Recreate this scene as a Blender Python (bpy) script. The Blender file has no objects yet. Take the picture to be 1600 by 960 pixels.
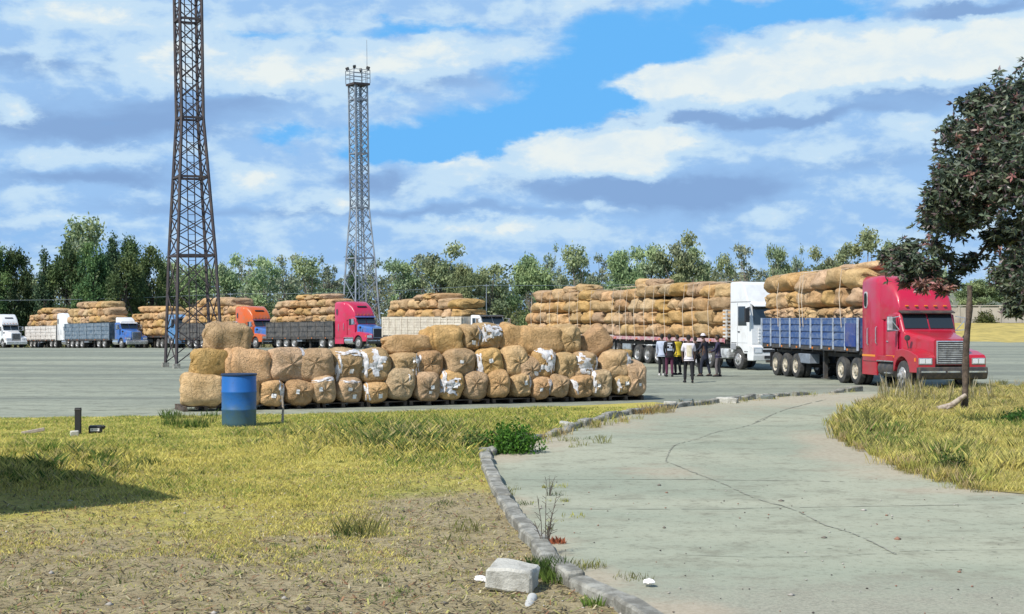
import bpy, bmesh, math, random
import numpy as np
from mathutils import Vector, Matrix, noise as mnoise
from mathutils.bvhtree import BVHTree
from mathutils.geometry import tessellate_polygon

random.seed(7)
RNG = np.random.default_rng(7)
S = bpy.context.scene
C = S.collection
F, H, HOR = 2200.0, 2.4, 500.0          # focal length in photo pixels, eye height, horizon row


def G(px, py):
    d = F * H / (py - HOR)
    return ((px - 800) / F * d, d)


def at(px, py, d):
    return ((px - 800) / F * d, d, H + (HOR - py) / F * d)


ORD = ['first', 'second', 'third', 'fourth', 'fifth', 'sixth', 'seventh', 'eighth', 'ninth', 'tenth', 'eleventh', 'twelfth',
       'thirteenth', 'fourteenth', 'fifteenth', 'sixteenth', 'seventeenth', 'eighteenth', 'nineteenth', 'twentieth']

# ------------------------------------------------------------------ materials


class NT:
    def __init__(self, tree):
        self.t = tree

    def n(self, typ, **kw):
        nd = self.t.nodes.new(typ)
        for k, v in kw.items():
            setattr(nd, k, v)
        return nd

    def link(self, a, b):
        self.t.links.new(a, b)

    def put(self, sock, v):
        if isinstance(v, bpy.types.NodeSocket):
            self.link(v, sock)
        elif isinstance(v, (tuple, list)) and len(v) == 3 and sock.type == 'RGBA':
            sock.default_value = (*v, 1)
        else:
            sock.default_value = v

    def m(self, op, a, b=0.0, c=0.0, clamp=False):
        nd = self.n('ShaderNodeMath', operation=op, use_clamp=clamp)
        for i, v in enumerate((a, b, c)):
            self.put(nd.inputs[i], v)
        return nd.outputs[0]

    def v(self, op, a, b=(0, 0, 0)):
        nd = self.n('ShaderNodeVectorMath', operation=op)
        self.put(nd.inputs[0], a)
        self.put(nd.inputs[1], b)
        return nd.outputs['Value'] if op in ('DOT_PRODUCT', 'LENGTH') else nd.outputs[0]

    def mix(self, f, a, b, blend='MIX'):
        nd = self.n('ShaderNodeMix', data_type='RGBA', blend_type=blend)
        self.put(nd.inputs[0], f)
        self.put(nd.inputs[6], a)
        self.put(nd.inputs[7], b)
        return nd.outputs[2]

    def step(self, x, lo, hi):
        nd = self.n('ShaderNodeMapRange', interpolation_type='SMOOTHSTEP')
        self.put(nd.inputs[0], x)
        nd.inputs[1].default_value = lo
        nd.inputs[2].default_value = hi
        return nd.outputs[0]

    def noise(self, vec, scale, detail=4, rough=0.55, dist=0.0):
        nd = self.n('ShaderNodeTexNoise')
        if vec is not None:
            self.link(vec, nd.inputs['Vector'])
        nd.inputs['Scale'].default_value = scale
        nd.inputs['Detail'].default_value = detail
        nd.inputs['Roughness'].default_value = rough
        nd.inputs['Distortion'].default_value = dist
        return nd.outputs[0]


def new_mat(name):
    m = bpy.data.materials.new(name)
    m.use_nodes = True
    t = NT(m.node_tree)
    b = m.node_tree.nodes['Principled BSDF']
    return m, t, b


def mat(name, col, rough=0.6, metal=0.0, wear=None, wear_amt=0.5, scale=3.0, bump=0.0, coat=0.0, spec=0.5, bscale=None, vary=0.0):
    m, t, b = new_mat(name)
    tc = t.n('ShaderNodeTexCoord')
    c = None
    if wear is not None:
        nz = t.noise(tc.outputs['Object'], scale, 6, 0.65)
        c = t.mix(t.step(nz, 0.5 - 0.22 * wear_amt - 0.02, 0.78 - 0.2 * wear_amt), col, wear)
    if vary:
        oi = t.n('ShaderNodeObjectInfo')
        k = t.m('MULTIPLY_ADD', oi.outputs['Random'], vary, 1 - vary / 2)
        c = t.mix(1.0, c if c is not None else (*col, 1), t.n('ShaderNodeCombineColor').outputs[0], 'MULTIPLY')
        cc = c.node.inputs[7].links[0].from_node
        for i in range(3):
            t.put(cc.inputs[i], k)
    t.put(b.inputs['Base Color'], c if c is not None else col)
    b.inputs['Roughness'].default_value = rough
    b.inputs['Metallic'].default_value = metal
    b.inputs['Coat Weight'].default_value = coat
    b.inputs['Specular IOR Level'].default_value = spec
    if bump:
        bn = t.n('ShaderNodeBump')
        bn.inputs['Strength'].default_value = bump
        bn.inputs['Distance'].default_value = 0.02
        t.link(t.noise(tc.outputs['Object'], bscale or scale * 6, 5, 0.7), bn.inputs['Height'])
        t.link(bn.outputs[0], b.inputs['Normal'])
    return m


def attr_mat(name, rough=0.75, trans=0.3, spec=0.25):
    """Leaves and blades: the colour each one grew with, some light passing through."""
    m, t, b = new_mat(name)
    a = t.n('ShaderNodeAttribute', attribute_name='Col')
    oi = t.n('ShaderNodeObjectInfo')
    hs = t.n('ShaderNodeHueSaturation')
    t.put(hs.inputs['Hue'], t.m('MULTIPLY_ADD', oi.outputs['Random'], 0.04, 0.48))
    t.put(hs.inputs['Value'], t.m('MULTIPLY_ADD', oi.outputs['Random'], 0.4, 0.8))
    t.link(a.outputs['Color'], hs.inputs['Color'])
    t.link(hs.outputs[0], b.inputs['Base Color'])
    b.inputs['Roughness'].default_value = rough
    b.inputs['Specular IOR Level'].default_value = spec
    if trans:
        tr = t.n('ShaderNodeBsdfTranslucent')
        t.link(hs.outputs[0], tr.inputs['Color'])
        mx = t.n('ShaderNodeMixShader')
        mx.inputs[0].default_value = trans
        t.link(b.outputs[0], mx.inputs[1])
        t.link(tr.outputs[0], mx.inputs[2])
        out = [n for n in m.node_tree.nodes if n.type == 'OUTPUT_MATERIAL'][0]
        t.link(mx.outputs[0], out.inputs['Surface'])
    return m


def burlap_mat():
    m, t, b = new_mat('burlap')
    tc = t.n('ShaderNodeTexCoord')
    oi = t.n('ShaderNodeObjectInfo')
    cx = t.n('ShaderNodeCombineXYZ')
    t.put(cx.inputs[0], t.m('MULTIPLY', oi.outputs['Random'], 37.0))
    off = t.v('ADD', t.n('ShaderNodeNewGeometry').outputs['Position'], cx.outputs[0])
    n1 = t.noise(off, 2.2, 5, 0.6)
    n2 = t.noise(off, 11.0, 5, 0.7)
    c = t.mix(t.step(n1, 0.35, 0.68), (0.53, 0.355, 0.175), (0.42, 0.27, 0.12))
    c = t.mix(t.m('MULTIPLY', t.step(n2, 0.52, 0.75), 0.55), c, (0.26, 0.16, 0.075))
    hs = t.n('ShaderNodeHueSaturation')
    t.put(hs.inputs['Hue'], t.m('MULTIPLY_ADD', t.m('FRACT', t.m('MULTIPLY', oi.outputs['Random'], 7.3)), 0.016, 0.489))
    t.put(hs.inputs['Saturation'], t.m('MULTIPLY_ADD', t.m('FRACT', t.m('MULTIPLY', oi.outputs['Random'], 3.7)), 0.28, 0.80))
    t.put(hs.inputs['Value'], t.m('MULTIPLY_ADD', oi.outputs['Random'], 0.36, 0.86))
    t.link(c, hs.inputs['Color'])
    t.link(hs.outputs[0], b.inputs['Base Color'])
    b.inputs['Roughness'].default_value = 0.9
    b.inputs['Specular IOR Level'].default_value = 0.1
    bn = t.n('ShaderNodeBump')
    bn.inputs['Strength'].default_value = 1.0
    bn.inputs['Distance'].default_value = 0.05
    wrinkle = t.n('ShaderNodeMapping')
    wrinkle.inputs['Scale'].default_value = (2.6, 3.6, 2.6)
    t.link(off, wrinkle.inputs[0])
    h = t.m('ADD', t.noise(wrinkle.outputs[0], 2.4, 6, 0.7, 0.7), t.m('MULTIPLY', n2, 0.45))
    ridge = t.m('ABSOLUTE', t.m('SUBTRACT', t.noise(off, 4.5, 3, 0.6, 1.2), 0.5))
    h = t.m('ADD', h, t.m('MULTIPLY', t.step(ridge, 0.0, 0.07), 0.30))
    t.link(h, bn.inputs['Height'])
    t.link(bn.outputs[0], b.inputs['Normal'])
    return m


MAT = {}
MAT['burlap'] = burlap_mat()
MAT['plastic'] = mat('white_plastic', (0.72, 0.72, 0.74), 0.35, wear=(0.42, 0.37, 0.36), wear_amt=0.4, scale=9, bump=0.8)
MAT['paper'] = mat('paper', (0.8, 0.78, 0.76), 0.7)
MAT['rope'] = mat('rope', (0.62, 0.53, 0.42), 0.9)
MAT['tyre'] = mat('tyre', (0.03, 0.031, 0.033), 0.85, wear=(0.075, 0.072, 0.066), wear_amt=0.5, scale=6)
MAT['rim_cream'] = mat('rim_cream', (0.55, 0.5, 0.4), 0.5, wear=(0.2, 0.16, 0.12), wear_amt=0.4, scale=8)
MAT['rim_steel'] = mat('rim_steel', (0.5, 0.5, 0.5), 0.4, 0.4, wear=(0.16, 0.14, 0.12), wear_amt=0.4, scale=8)
MAT['dark_steel'] = mat('dark_steel', (0.035, 0.036, 0.04), 0.6, wear=(0.09, 0.075, 0.06), wear_amt=0.5, scale=4)
MAT['chrome'] = mat('chrome', (0.75, 0.76, 0.78), 0.22, 0.85, wear=(0.5, 0.48, 0.45), wear_amt=0.3, scale=5)
MAT['glass'] = mat('cab_glass', (0.018, 0.026, 0.032), 0.06, spec=0.8)
MAT['lamp_glass'] = mat('lamp_glass', (0.75, 0.77, 0.8), 0.15, 0.2)
MAT['amber'] = mat('amber', (0.8, 0.22, 0.02), 0.3)
MAT['red_lamp'] = mat('red_lamp', (0.5, 0.02, 0.02), 0.3)
MAT['black'] = mat('black_paint', (0.02, 0.02, 0.022), 0.5)
MAT['wood'] = mat('grey_wood', (0.13, 0.085, 0.055), 0.85, wear=(0.28, 0.22, 0.17), wear_amt=0.5, scale=5, bump=0.6)
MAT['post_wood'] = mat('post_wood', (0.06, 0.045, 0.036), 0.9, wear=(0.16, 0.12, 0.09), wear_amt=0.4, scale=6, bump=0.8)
MAT['pale_wood'] = mat('pale_wood', (0.42, 0.36, 0.3), 0.85, wear=(0.2, 0.15, 0.12), wear_amt=0.4, scale=8, bump=0.5)


def paint(name, col, dirt=0.35, dirtcol=(0.22, 0.18, 0.14), rough=0.34, coat=0.5):
    return mat(name, col, rough, wear=tuple(0.55 * a + 0.45 * b for a, b in zip(col, dirtcol)), wear_amt=dirt, scale=1.6, coat=coat)


# ------------------------------------------------------------------ mesh helpers
class MB:
    """Collects shapes; build() links them as one mesh object."""

    def __init__(self):
        self.v, self.f, self.mi = [], [], []

    def add(self, vs, fs, mi=0):
        o = len(self.v)
        self.v += [tuple(p) for p in vs]
        self.f += [tuple(i + o for i in f) for f in fs]
        self.mi += [mi] * len(fs)
        return self

    def box(self, c, s, rot=None, mi=0):
        hx, hy, hz = s[0] / 2, s[1] / 2, s[2] / 2
        vs = [Vector((x, y, z)) for x in (-hx, hx) for y in (-hy, hy) for z in (-hz, hz)]
        if rot is not None:
            vs = [rot @ p for p in vs]
        vs = [p + Vector(c) for p in vs]
        return self.add(vs, [(0, 1, 3, 2), (4, 6, 7, 5), (0, 4, 5, 1), (2, 3, 7, 6), (0, 2, 6, 4), (1, 5, 7, 3)], mi)

    def span(self, x0, x1, y0, y1, z0, z1, mi=0):
        return self.box(((x0 + x1) / 2, (y0 + y1) / 2, (z0 + z1) / 2), (abs(x1 - x0), abs(y1 - y0), abs(z1 - z0)), None, mi)

    def bar(self, a, b, w, h=None, mi=0):
        a, b = Vector(a), Vector(b)
        d = b - a
        if d.length < 1e-6:
            return self
        q = d.to_track_quat('X', 'Z').to_matrix()
        return self.box((a + b) / 2, (d.length, w, h or w), q, mi)

    def tube(self, pts, rs, n=8, mi=0, caps=True):
        pts = [Vector(p) for p in pts]
        if not isinstance(rs, (list, tuple)):
            rs = [rs] * len(pts)
        vs, fs = [], []
        ref = Vector((0.31, 0.17, 0.93)).normalized()
        for i, p in enumerate(pts):
            d = (pts[min(i + 1, len(pts) - 1)] - pts[max(i - 1, 0)]).normalized()
            if abs(d.dot(ref)) > 0.95:
                u = d.cross(Vector((1, 0, 0))).normalized()
            else:
                u = d.cross(ref).normalized()
            w = d.cross(u)
            for k in range(n):
                a = 2 * math.pi * k / n
                vs.append(p + (u * math.cos(a) + w * math.sin(a)) * rs[i])
        for i in range(len(pts) - 1):
            for k in range(n):
                fs.append((i * n + k, i * n + (k + 1) % n, (i + 1) * n + (k + 1) % n, (i + 1) * n + k))
        if caps:
            fs.append(tuple(range(n))[::-1])
            fs.append(tuple((len(pts) - 1) * n + k for k in range(n)))
        return self.add(vs, fs, mi)

    def lathe(self, prof, n=24, axis='Z', c=(0, 0, 0), mi=0):
        """prof: (r, h) pairs revolved round the axis."""
        vs, fs = [], []
        for r, h in prof:
            for k in range(n):
                a = 2 * math.pi * k / n
                x, y = r * math.cos(a), r * math.sin(a)
                p = (x, y, h) if axis == 'Z' else ((x, h, y) if axis == 'Y' else (h, x, y))
                vs.append((p[0] + c[0], p[1] + c[1], p[2] + c[2]))
        for i in range(len(prof) - 1):
            for k in range(n):
                fs.append((i * n + k, i * n + (k + 1) % n, (i + 1) * n + (k + 1) % n, (i + 1) * n + k))
        if prof[0][0] > 1e-4:
            fs.append(tuple(range(n))[::-1])
        if prof[-1][0] > 1e-4:
            fs.append(tuple((len(prof) - 1) * n + k for k in range(n)))
        return self.add(vs, fs, mi)

    def loft(self, secs, mi=0):
        n = len(secs[0])
        vs = [p for s in secs for p in s]
        fs = []
        for i in range(len(secs) - 1):
            for k in range(n):
                fs.append((i * n + k, i * n + (k + 1) % n, (i + 1) * n + (k + 1) % n, (i + 1) * n + k))
        fs.append(tuple(range(n))[::-1])
        fs.append(tuple((len(secs) - 1) * n + k for k in range(n)))
        return self.add(vs, fs, mi)

    def prism(self, prof, y0, y1, mi=0):
        """prof: closed (x, z) outline extruded along y."""
        n = len(prof)
        vs = [(x, y0, z) for x, z in prof] + [(x, y1, z) for x, z in prof]
        fs = [tuple(range(n))[::-1], tuple(range(n, 2 * n))]
        for k in range(n):
            fs.append((k, (k + 1) % n, n + (k + 1) % n, n + k))
        return self.add(vs, fs, mi)

    def mesh(self, name, mats, smooth=None):
        me = bpy.data.meshes.new(name)
        me.from_pydata(self.v, [], self.f)
        for m in (mats if isinstance(mats, (list, tuple)) else [mats]):
            me.materials.append(m)
        me.polygons.foreach_set('material_index', self.mi)
        bm = bmesh.new()
        bm.from_mesh(me)
        bmesh.ops.recalc_face_normals(bm, faces=bm.faces)
        if smooth is not None:
            for e in bm.edges:
                if len(e.link_faces) == 2:
                    e.smooth = e.calc_face_angle(0) < smooth
            for f in bm.faces:
                f.smooth = True
        bm.to_mesh(me)
        bm.free()
        return me

    def build(self, name, mats, parent=None, smooth=None, bevel=0.0):
        ob = bpy.data.objects.new(name, self.mesh(name, mats, smooth))
        C.objects.link(ob)
        ob.parent = parent
        if bevel:
            md = ob.modifiers.new('Bevel', 'BEVEL')
            md.width = bevel
            md.segments = 2
            md.limit_method = 'ANGLE'
        return ob


def np_mesh(name, verts, faces, mats, cols=None, mi=None):
    """Many equal-sided faces at once (numpy)."""
    me = bpy.data.meshes.new(name)
    nv, (nf, k) = len(verts), faces.shape
    me.vertices.add(nv)
    me.vertices.foreach_set('co', np.ascontiguousarray(verts, dtype=np.float32).ravel())
    me.loops.add(nf * k)
    me.loops.foreach_set('vertex_index', np.ascontiguousarray(faces, dtype=np.int32).ravel())
    me.polygons.add(nf)
    me.polygons.foreach_set('loop_start', np.arange(0, nf * k, k, dtype=np.int32))
    if cols is not None:
        a = me.color_attributes.new('Col', 'FLOAT_COLOR', 'POINT')
        c4 = np.ones((nv, 4), dtype=np.float32)
        c4[:, :3] = cols
        a.data.foreach_set('color', c4.ravel())
    for m in (mats if isinstance(mats, (list, tuple)) else [mats]):
        me.materials.append(m)
    me.update(calc_edges=True)
    return me


def link(ob, parent=None):
    C.objects.link(ob)
    ob.parent = parent
    return ob


def thing(name, label, cat, loc=(0, 0, 0), rz=0.0, group=None):
    o = bpy.data.objects.new(name, None)
    C.objects.link(o)
    o.empty_display_size = 0.2
    o.location = loc
    o.rotation_euler = (0, 0, rz)
    return tag(o, label, cat, group)


def tag(o, label, cat, group=None, kind=None):
    o['label'] = label
    if cat:
        o['category'] = cat
    if group:
        o['group'] = group
    if kind:
        o['kind'] = kind
    return o


def struct(o, label=None, kind='structure'):
    o['kind'] = kind
    if label:
        o['label'] = label
    return o


def rr(x, hw, z0, z1, r=0.12, k=4, rb=0.04):
    """Rounded rectangle section in the y-z plane at x."""
    pts = []
    for cy, cz, a0, rad in ((hw - r, z1 - r, 0, r), (-hw + r, z1 - r, 90, r), (-hw + rb, z0 + rb, 180, rb), (hw - rb, z0 + rb, 270, rb)):
        for i in range(k + 1):
            a = math.radians(a0 + 90 * i / k)
            pts.append((x, cy + rad * math.cos(a), cz + rad * math.sin(a)))
    return pts


def inside(poly, x, y):
    x, y = np.asarray(x), np.asarray(y)
    r = np.zeros(x.shape, bool)
    n = len(poly)
    for i in range(n):
        x0, y0 = poly[i]
        x1, y1 = poly[(i + 1) % n]
        c = ((y0 > y) != (y1 > y)) & (x < (x1 - x0) * (y - y0) / (y1 - y0 + 1e-12) + x0)
        r ^= c
    return r


def vnoise(x, y, seed=0):
    """Value noise in 0..1 over numpy arrays."""
    xi, yi = np.floor(x).astype(np.int64), np.floor(y).astype(np.int64)
    fx, fy = x - xi, y - yi
    fx, fy = fx * fx * (3 - 2 * fx), fy * fy * (3 - 2 * fy)

    def h(a, b):
        n = (a * 374761393 + b * 668265263 + seed * 1442695041) & 0x7fffffff
        n = ((n ^ (n >> 13)) * 1274126177) & 0x7fffffff
        return ((n ^ (n >> 16)) & 0xffff) / 65535.0
    return (h(xi, yi) * (1 - fx) + h(xi + 1, yi) * fx) * (1 - fy) + (h(xi, yi + 1) * (1 - fx) + h(xi + 1, yi + 1) * fx) * fy


def fnoise(x, y, seed=0, o=4):
    s, a, t = 0, 1, 0
    for i in range(o):
        s = s + a * vnoise(x * 2 ** i, y * 2 ** i, seed + i)
        t += a
        a *= 0.55
    return s / t


# ------------------------------------------------------------------ world, sun, camera
SUN_EL, SH = math.radians(47), Vector((0.70, 0.714, 0)).normalized()      # SH: the way shadows fall on the ground


def make_world():
    w = bpy.data.worlds.new('World')
    S.world = w
    w.use_nodes = True
    t = NT(w.node_tree)
    bg = w.node_tree.nodes['Background']
    sky = t.n('ShaderNodeTexSky', sky_type='NISHITA')
    sky.sun_disc = False
    sky.sun_elevation = SUN_EL
    sky.sun_rotation = math.atan2(-SH.x, -SH.y)
    sky.air_density = 1.0
    sky.dust_density = 0.4
    sky.ozone_density = 2.0
    tc = t.n('ShaderNodeTexCoord')
    d = t.v('NORMALIZE', tc.outputs['Generated'])
    sep = t.n('ShaderNodeSeparateXYZ')
    t.link(d, sep.inputs[0])
    az = t.m('ARCTAN2', sep.outputs[0], sep.outputs[1])
    el = t.m('ARCSINE', sep.outputs[2])
    uv0 = t.n('ShaderNodeCombineXYZ')
    t.link(az, uv0.inputs[0])
    t.link(el, uv0.inputs[1])
    uv0 = uv0.outputs[0]
    # billowing edges
    mp = t.n('ShaderNodeMapping')
    mp.inputs['Scale'].default_value = (1, 1.9, 1)
    t.link(uv0, mp.inputs[0])
    warp = t.n('ShaderNodeTexNoise')
    warp.inputs['Scale'].default_value = 14
    warp.inputs['Detail'].default_value = 7
    warp.inputs['Roughness'].default_value = 0.6
    t.link(mp.outputs[0], warp.inputs['Vector'])
    wv = t.v('SUBTRACT', warp.outputs['Color'], (0.5, 0.5, 0.5))
    uv = t.v('ADD', uv0, t.v('MULTIPLY', wv, (0.085, 0.04, 0)))
    fine = t.noise(mp.outputs[0], 26, 8, 0.62, 0.3)
    mp2 = t.n('ShaderNodeMapping')
    mp2.inputs['Scale'].default_value = (1, 2.7, 1)
    t.link(uv0, mp2.inputs[0])
    streak = t.noise(mp2.outputs[0], 7.5, 7, 0.6, 0.4)

    def blobs(rows):
        s = None
        for px, py, sx, sy, a in rows:
            c = (math.atan((px - 800) / F), math.atan((HOR - py) / F), 0)
            q = t.v('MULTIPLY', t.v('SUBTRACT', uv, c), (F / sx, F / sy, 0))
            e = t.m('MULTIPLY', t.m('POWER', 2.71828, t.m('MULTIPLY', t.v('DOT_PRODUCT', q, q), -1.0)), a)
            s = e if s is None else t.m('ADD', s, e)
        return s
    hole = blobs([(1000, 80, 125, 36, 1.0), (890, 140, 110, 50, 1.05), (740, 212, 150, 32, 1.1), (960, 160, 60, 20, .6), (600, 235, 70, 16, .7), (430, 215, 40, 14, .6), (330, 65, 60, 10, .45), (590, 145, 60, 10, .4), (640, 225, 60, 26, .6), (1190, 24, 200, 24, 1.1), (640, 46, 110, 12, 0.8), (520, 60, 60, 9, .5),
                  (420, 70, 60, 10, .5), (470, 205, 60, 10, 0.5), (850, 190, 60, 20, .6), (1560, 300, 160, 30, -.2), (250, 300, 260, 60, -.25), (1250, 300, 300, 80, -.3), (200, 60, 200, 40, -.2)])
    white = blobs([(1020, 215, 62, 36, 1.3), (960, 240, 100, 26, .9), (860, 245, 130, 30, .7), (720, 240, 70, 16, .5), (1330, 105, 220, 44, 1.05), (1080, 125, 140, 20, 0.95), (1200, 130, 180, 36, .7), (1540, 110, 120, 40, .6), (1560, 210, 140, 30, .4), (1300, 240, 160, 16, .35), (1480, 300, 140, 14, .3),
                   (1560, 75, 90, 22, .8), (1500, 12, 90, 14, .6), (650, 88, 150, 24, .85), (480, 110, 140, 26, .6), (120, 45, 150, 24, .75), (220, 115, 220, 22, .6), (870, 20, 160, 16, .5), (420, 140, 120, 20, .4), (18, 182, 44, 20, .8), (390, 278, 46, 20, .95),
                   (165, 250, 110, 13, .5), (520, 318, 60, 14, .9), (700, 288, 110, 24, .5), (770, 356, 130, 11, .8), (60, 352, 110, 10, .5), (1210, 345, 60, 14, .4), (960, 318, 120, 12, .35), (380, 50, 100, 18, .45)])
    grey = blobs([(1190, 186, 220, 12, .9), (1420, 160, 200, 20, .5), (1535, 38, 90, 10, .9), (960, 292, 200, 18, .8), (160, 205, 200, 28, .8), (120, 285, 160, 13, .7), (330, 165, 140, 22, .6),
                  (590, 285, 60, 16, .8), (1090, 305, 160, 22, .6), (700, 330, 220, 9, .5), (60, 120, 120, 14, .5), (250, 330, 200, 12, .4), (1300, 260, 240, 24, .3), (700, 130, 160, 14, .4)])
    # cloud cover away from the named banks comes from the streaky noise alone
    cov = t.m('SUBTRACT', t.m('MULTIPLY_ADD', streak, 1.5, 0.05), hole)
    cov = t.m('ADD', cov, t.m('MULTIPLY', white, 0.9))
    cov = t.m('ADD', cov, t.m('MULTIPLY_ADD', fine, 0.5, -0.25))
    cov = t.step(cov, 0.12, 0.72)
    wt = t.m('ADD', white, t.m('MULTIPLY_ADD', fine, 1.5, -0.75))
    wt = t.m('ADD', wt, t.m('MULTIPLY_ADD', streak, 0.7, -0.35))
    bil = t.m('ABSOLUTE', t.m('SUBTRACT', t.noise(mp.outputs[0], 19, 5, 0.55), 0.5))
    wt = t.m('ADD', wt, t.m('MULTIPLY_ADD', bil, -2.2, 0.16))
    wt = t.m('SUBTRACT', wt, t.m('MULTIPLY', grey, 0.8))
    wt1 = t.step(wt, -0.12, 0.42)
    wt2 = t.step(wt, 0.45, 1.0)
    gt = t.step(t.m('ADD', grey, t.m('MULTIPLY_ADD', streak, -1.0, 0.5)), 0.0, 0.75)
    K = 10.0
    mid, lite, wht, gry = (.30, .50, .79), (.50, .67, .83), (.74, .80, .80), (.22, .365, .62)
    sc = lambda c: tuple(K * x for x in c)
    cl = t.mix(gt, sc(mid), sc(gry))
    cl = t.mix(wt1, cl, sc(lite))
    wt2 = t.m('MULTIPLY', wt2, t.m('MULTIPLY_ADD', t.step(fine, 0.35, 0.62), 0.45, 0.55))
    cl = t.mix(wt2, cl, sc(wht))
    blue = t.mix(1.0, sky.outputs[0], (1.0, 1.0, 1.0), 'MULTIPLY')
    blue = t.mix(0.9, blue, sc((.115, .43, .87)))
    col = t.mix(cov, blue, cl)
    # high overhead the cover thins out to plain sky
    high = t.step(el, 0.45, 1.1)
    col = t.mix(high, col, sky.outputs[0])
    low = t.step(el, 0.0, -0.02)
    col = t.mix(low, col, sc((.3, .34, .36)))
    t.link(col, bg.inputs['Color'])
    bg.inputs['Strength'].default_value = 0.1


make_world()
sun = bpy.data.lights.new('Sun', 'SUN')
sun.energy = 4.8
sun.angle = math.radians(0.6)
sun.color = (1.0, 0.945, 0.86)
so = link(bpy.data.objects.new('Sun', sun))
so.rotation_euler = Vector((SH.x * math.cos(SUN_EL), SH.y * math.cos(SUN_EL), -math.sin(SUN_EL))).to_track_quat('-Z', 'Y').to_euler()
so.location = (-20, -20, 40)
cam = bpy.data.cameras.new('Camera')
cam.sensor_width = 36
cam.lens = 36 * F / 1600
cam.shift_y = 20 / 1600
cam.clip_end = 6000
co = link(bpy.data.objects.new('Camera', cam))
co.location = (0, 0, H)
co.rotation_euler = (math.radians(90), 0, 0)
S.camera = co
S.view_settings.view_transform = 'Standard'
S.view_settings.look = 'None'
S.view_settings.exposure = 0.16
S.view_settings.gamma = 1.0
S.render.engine = 'CYCLES'
S.cycles.max_bounces = 6
S.cycles.use_denoising = True

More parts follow.
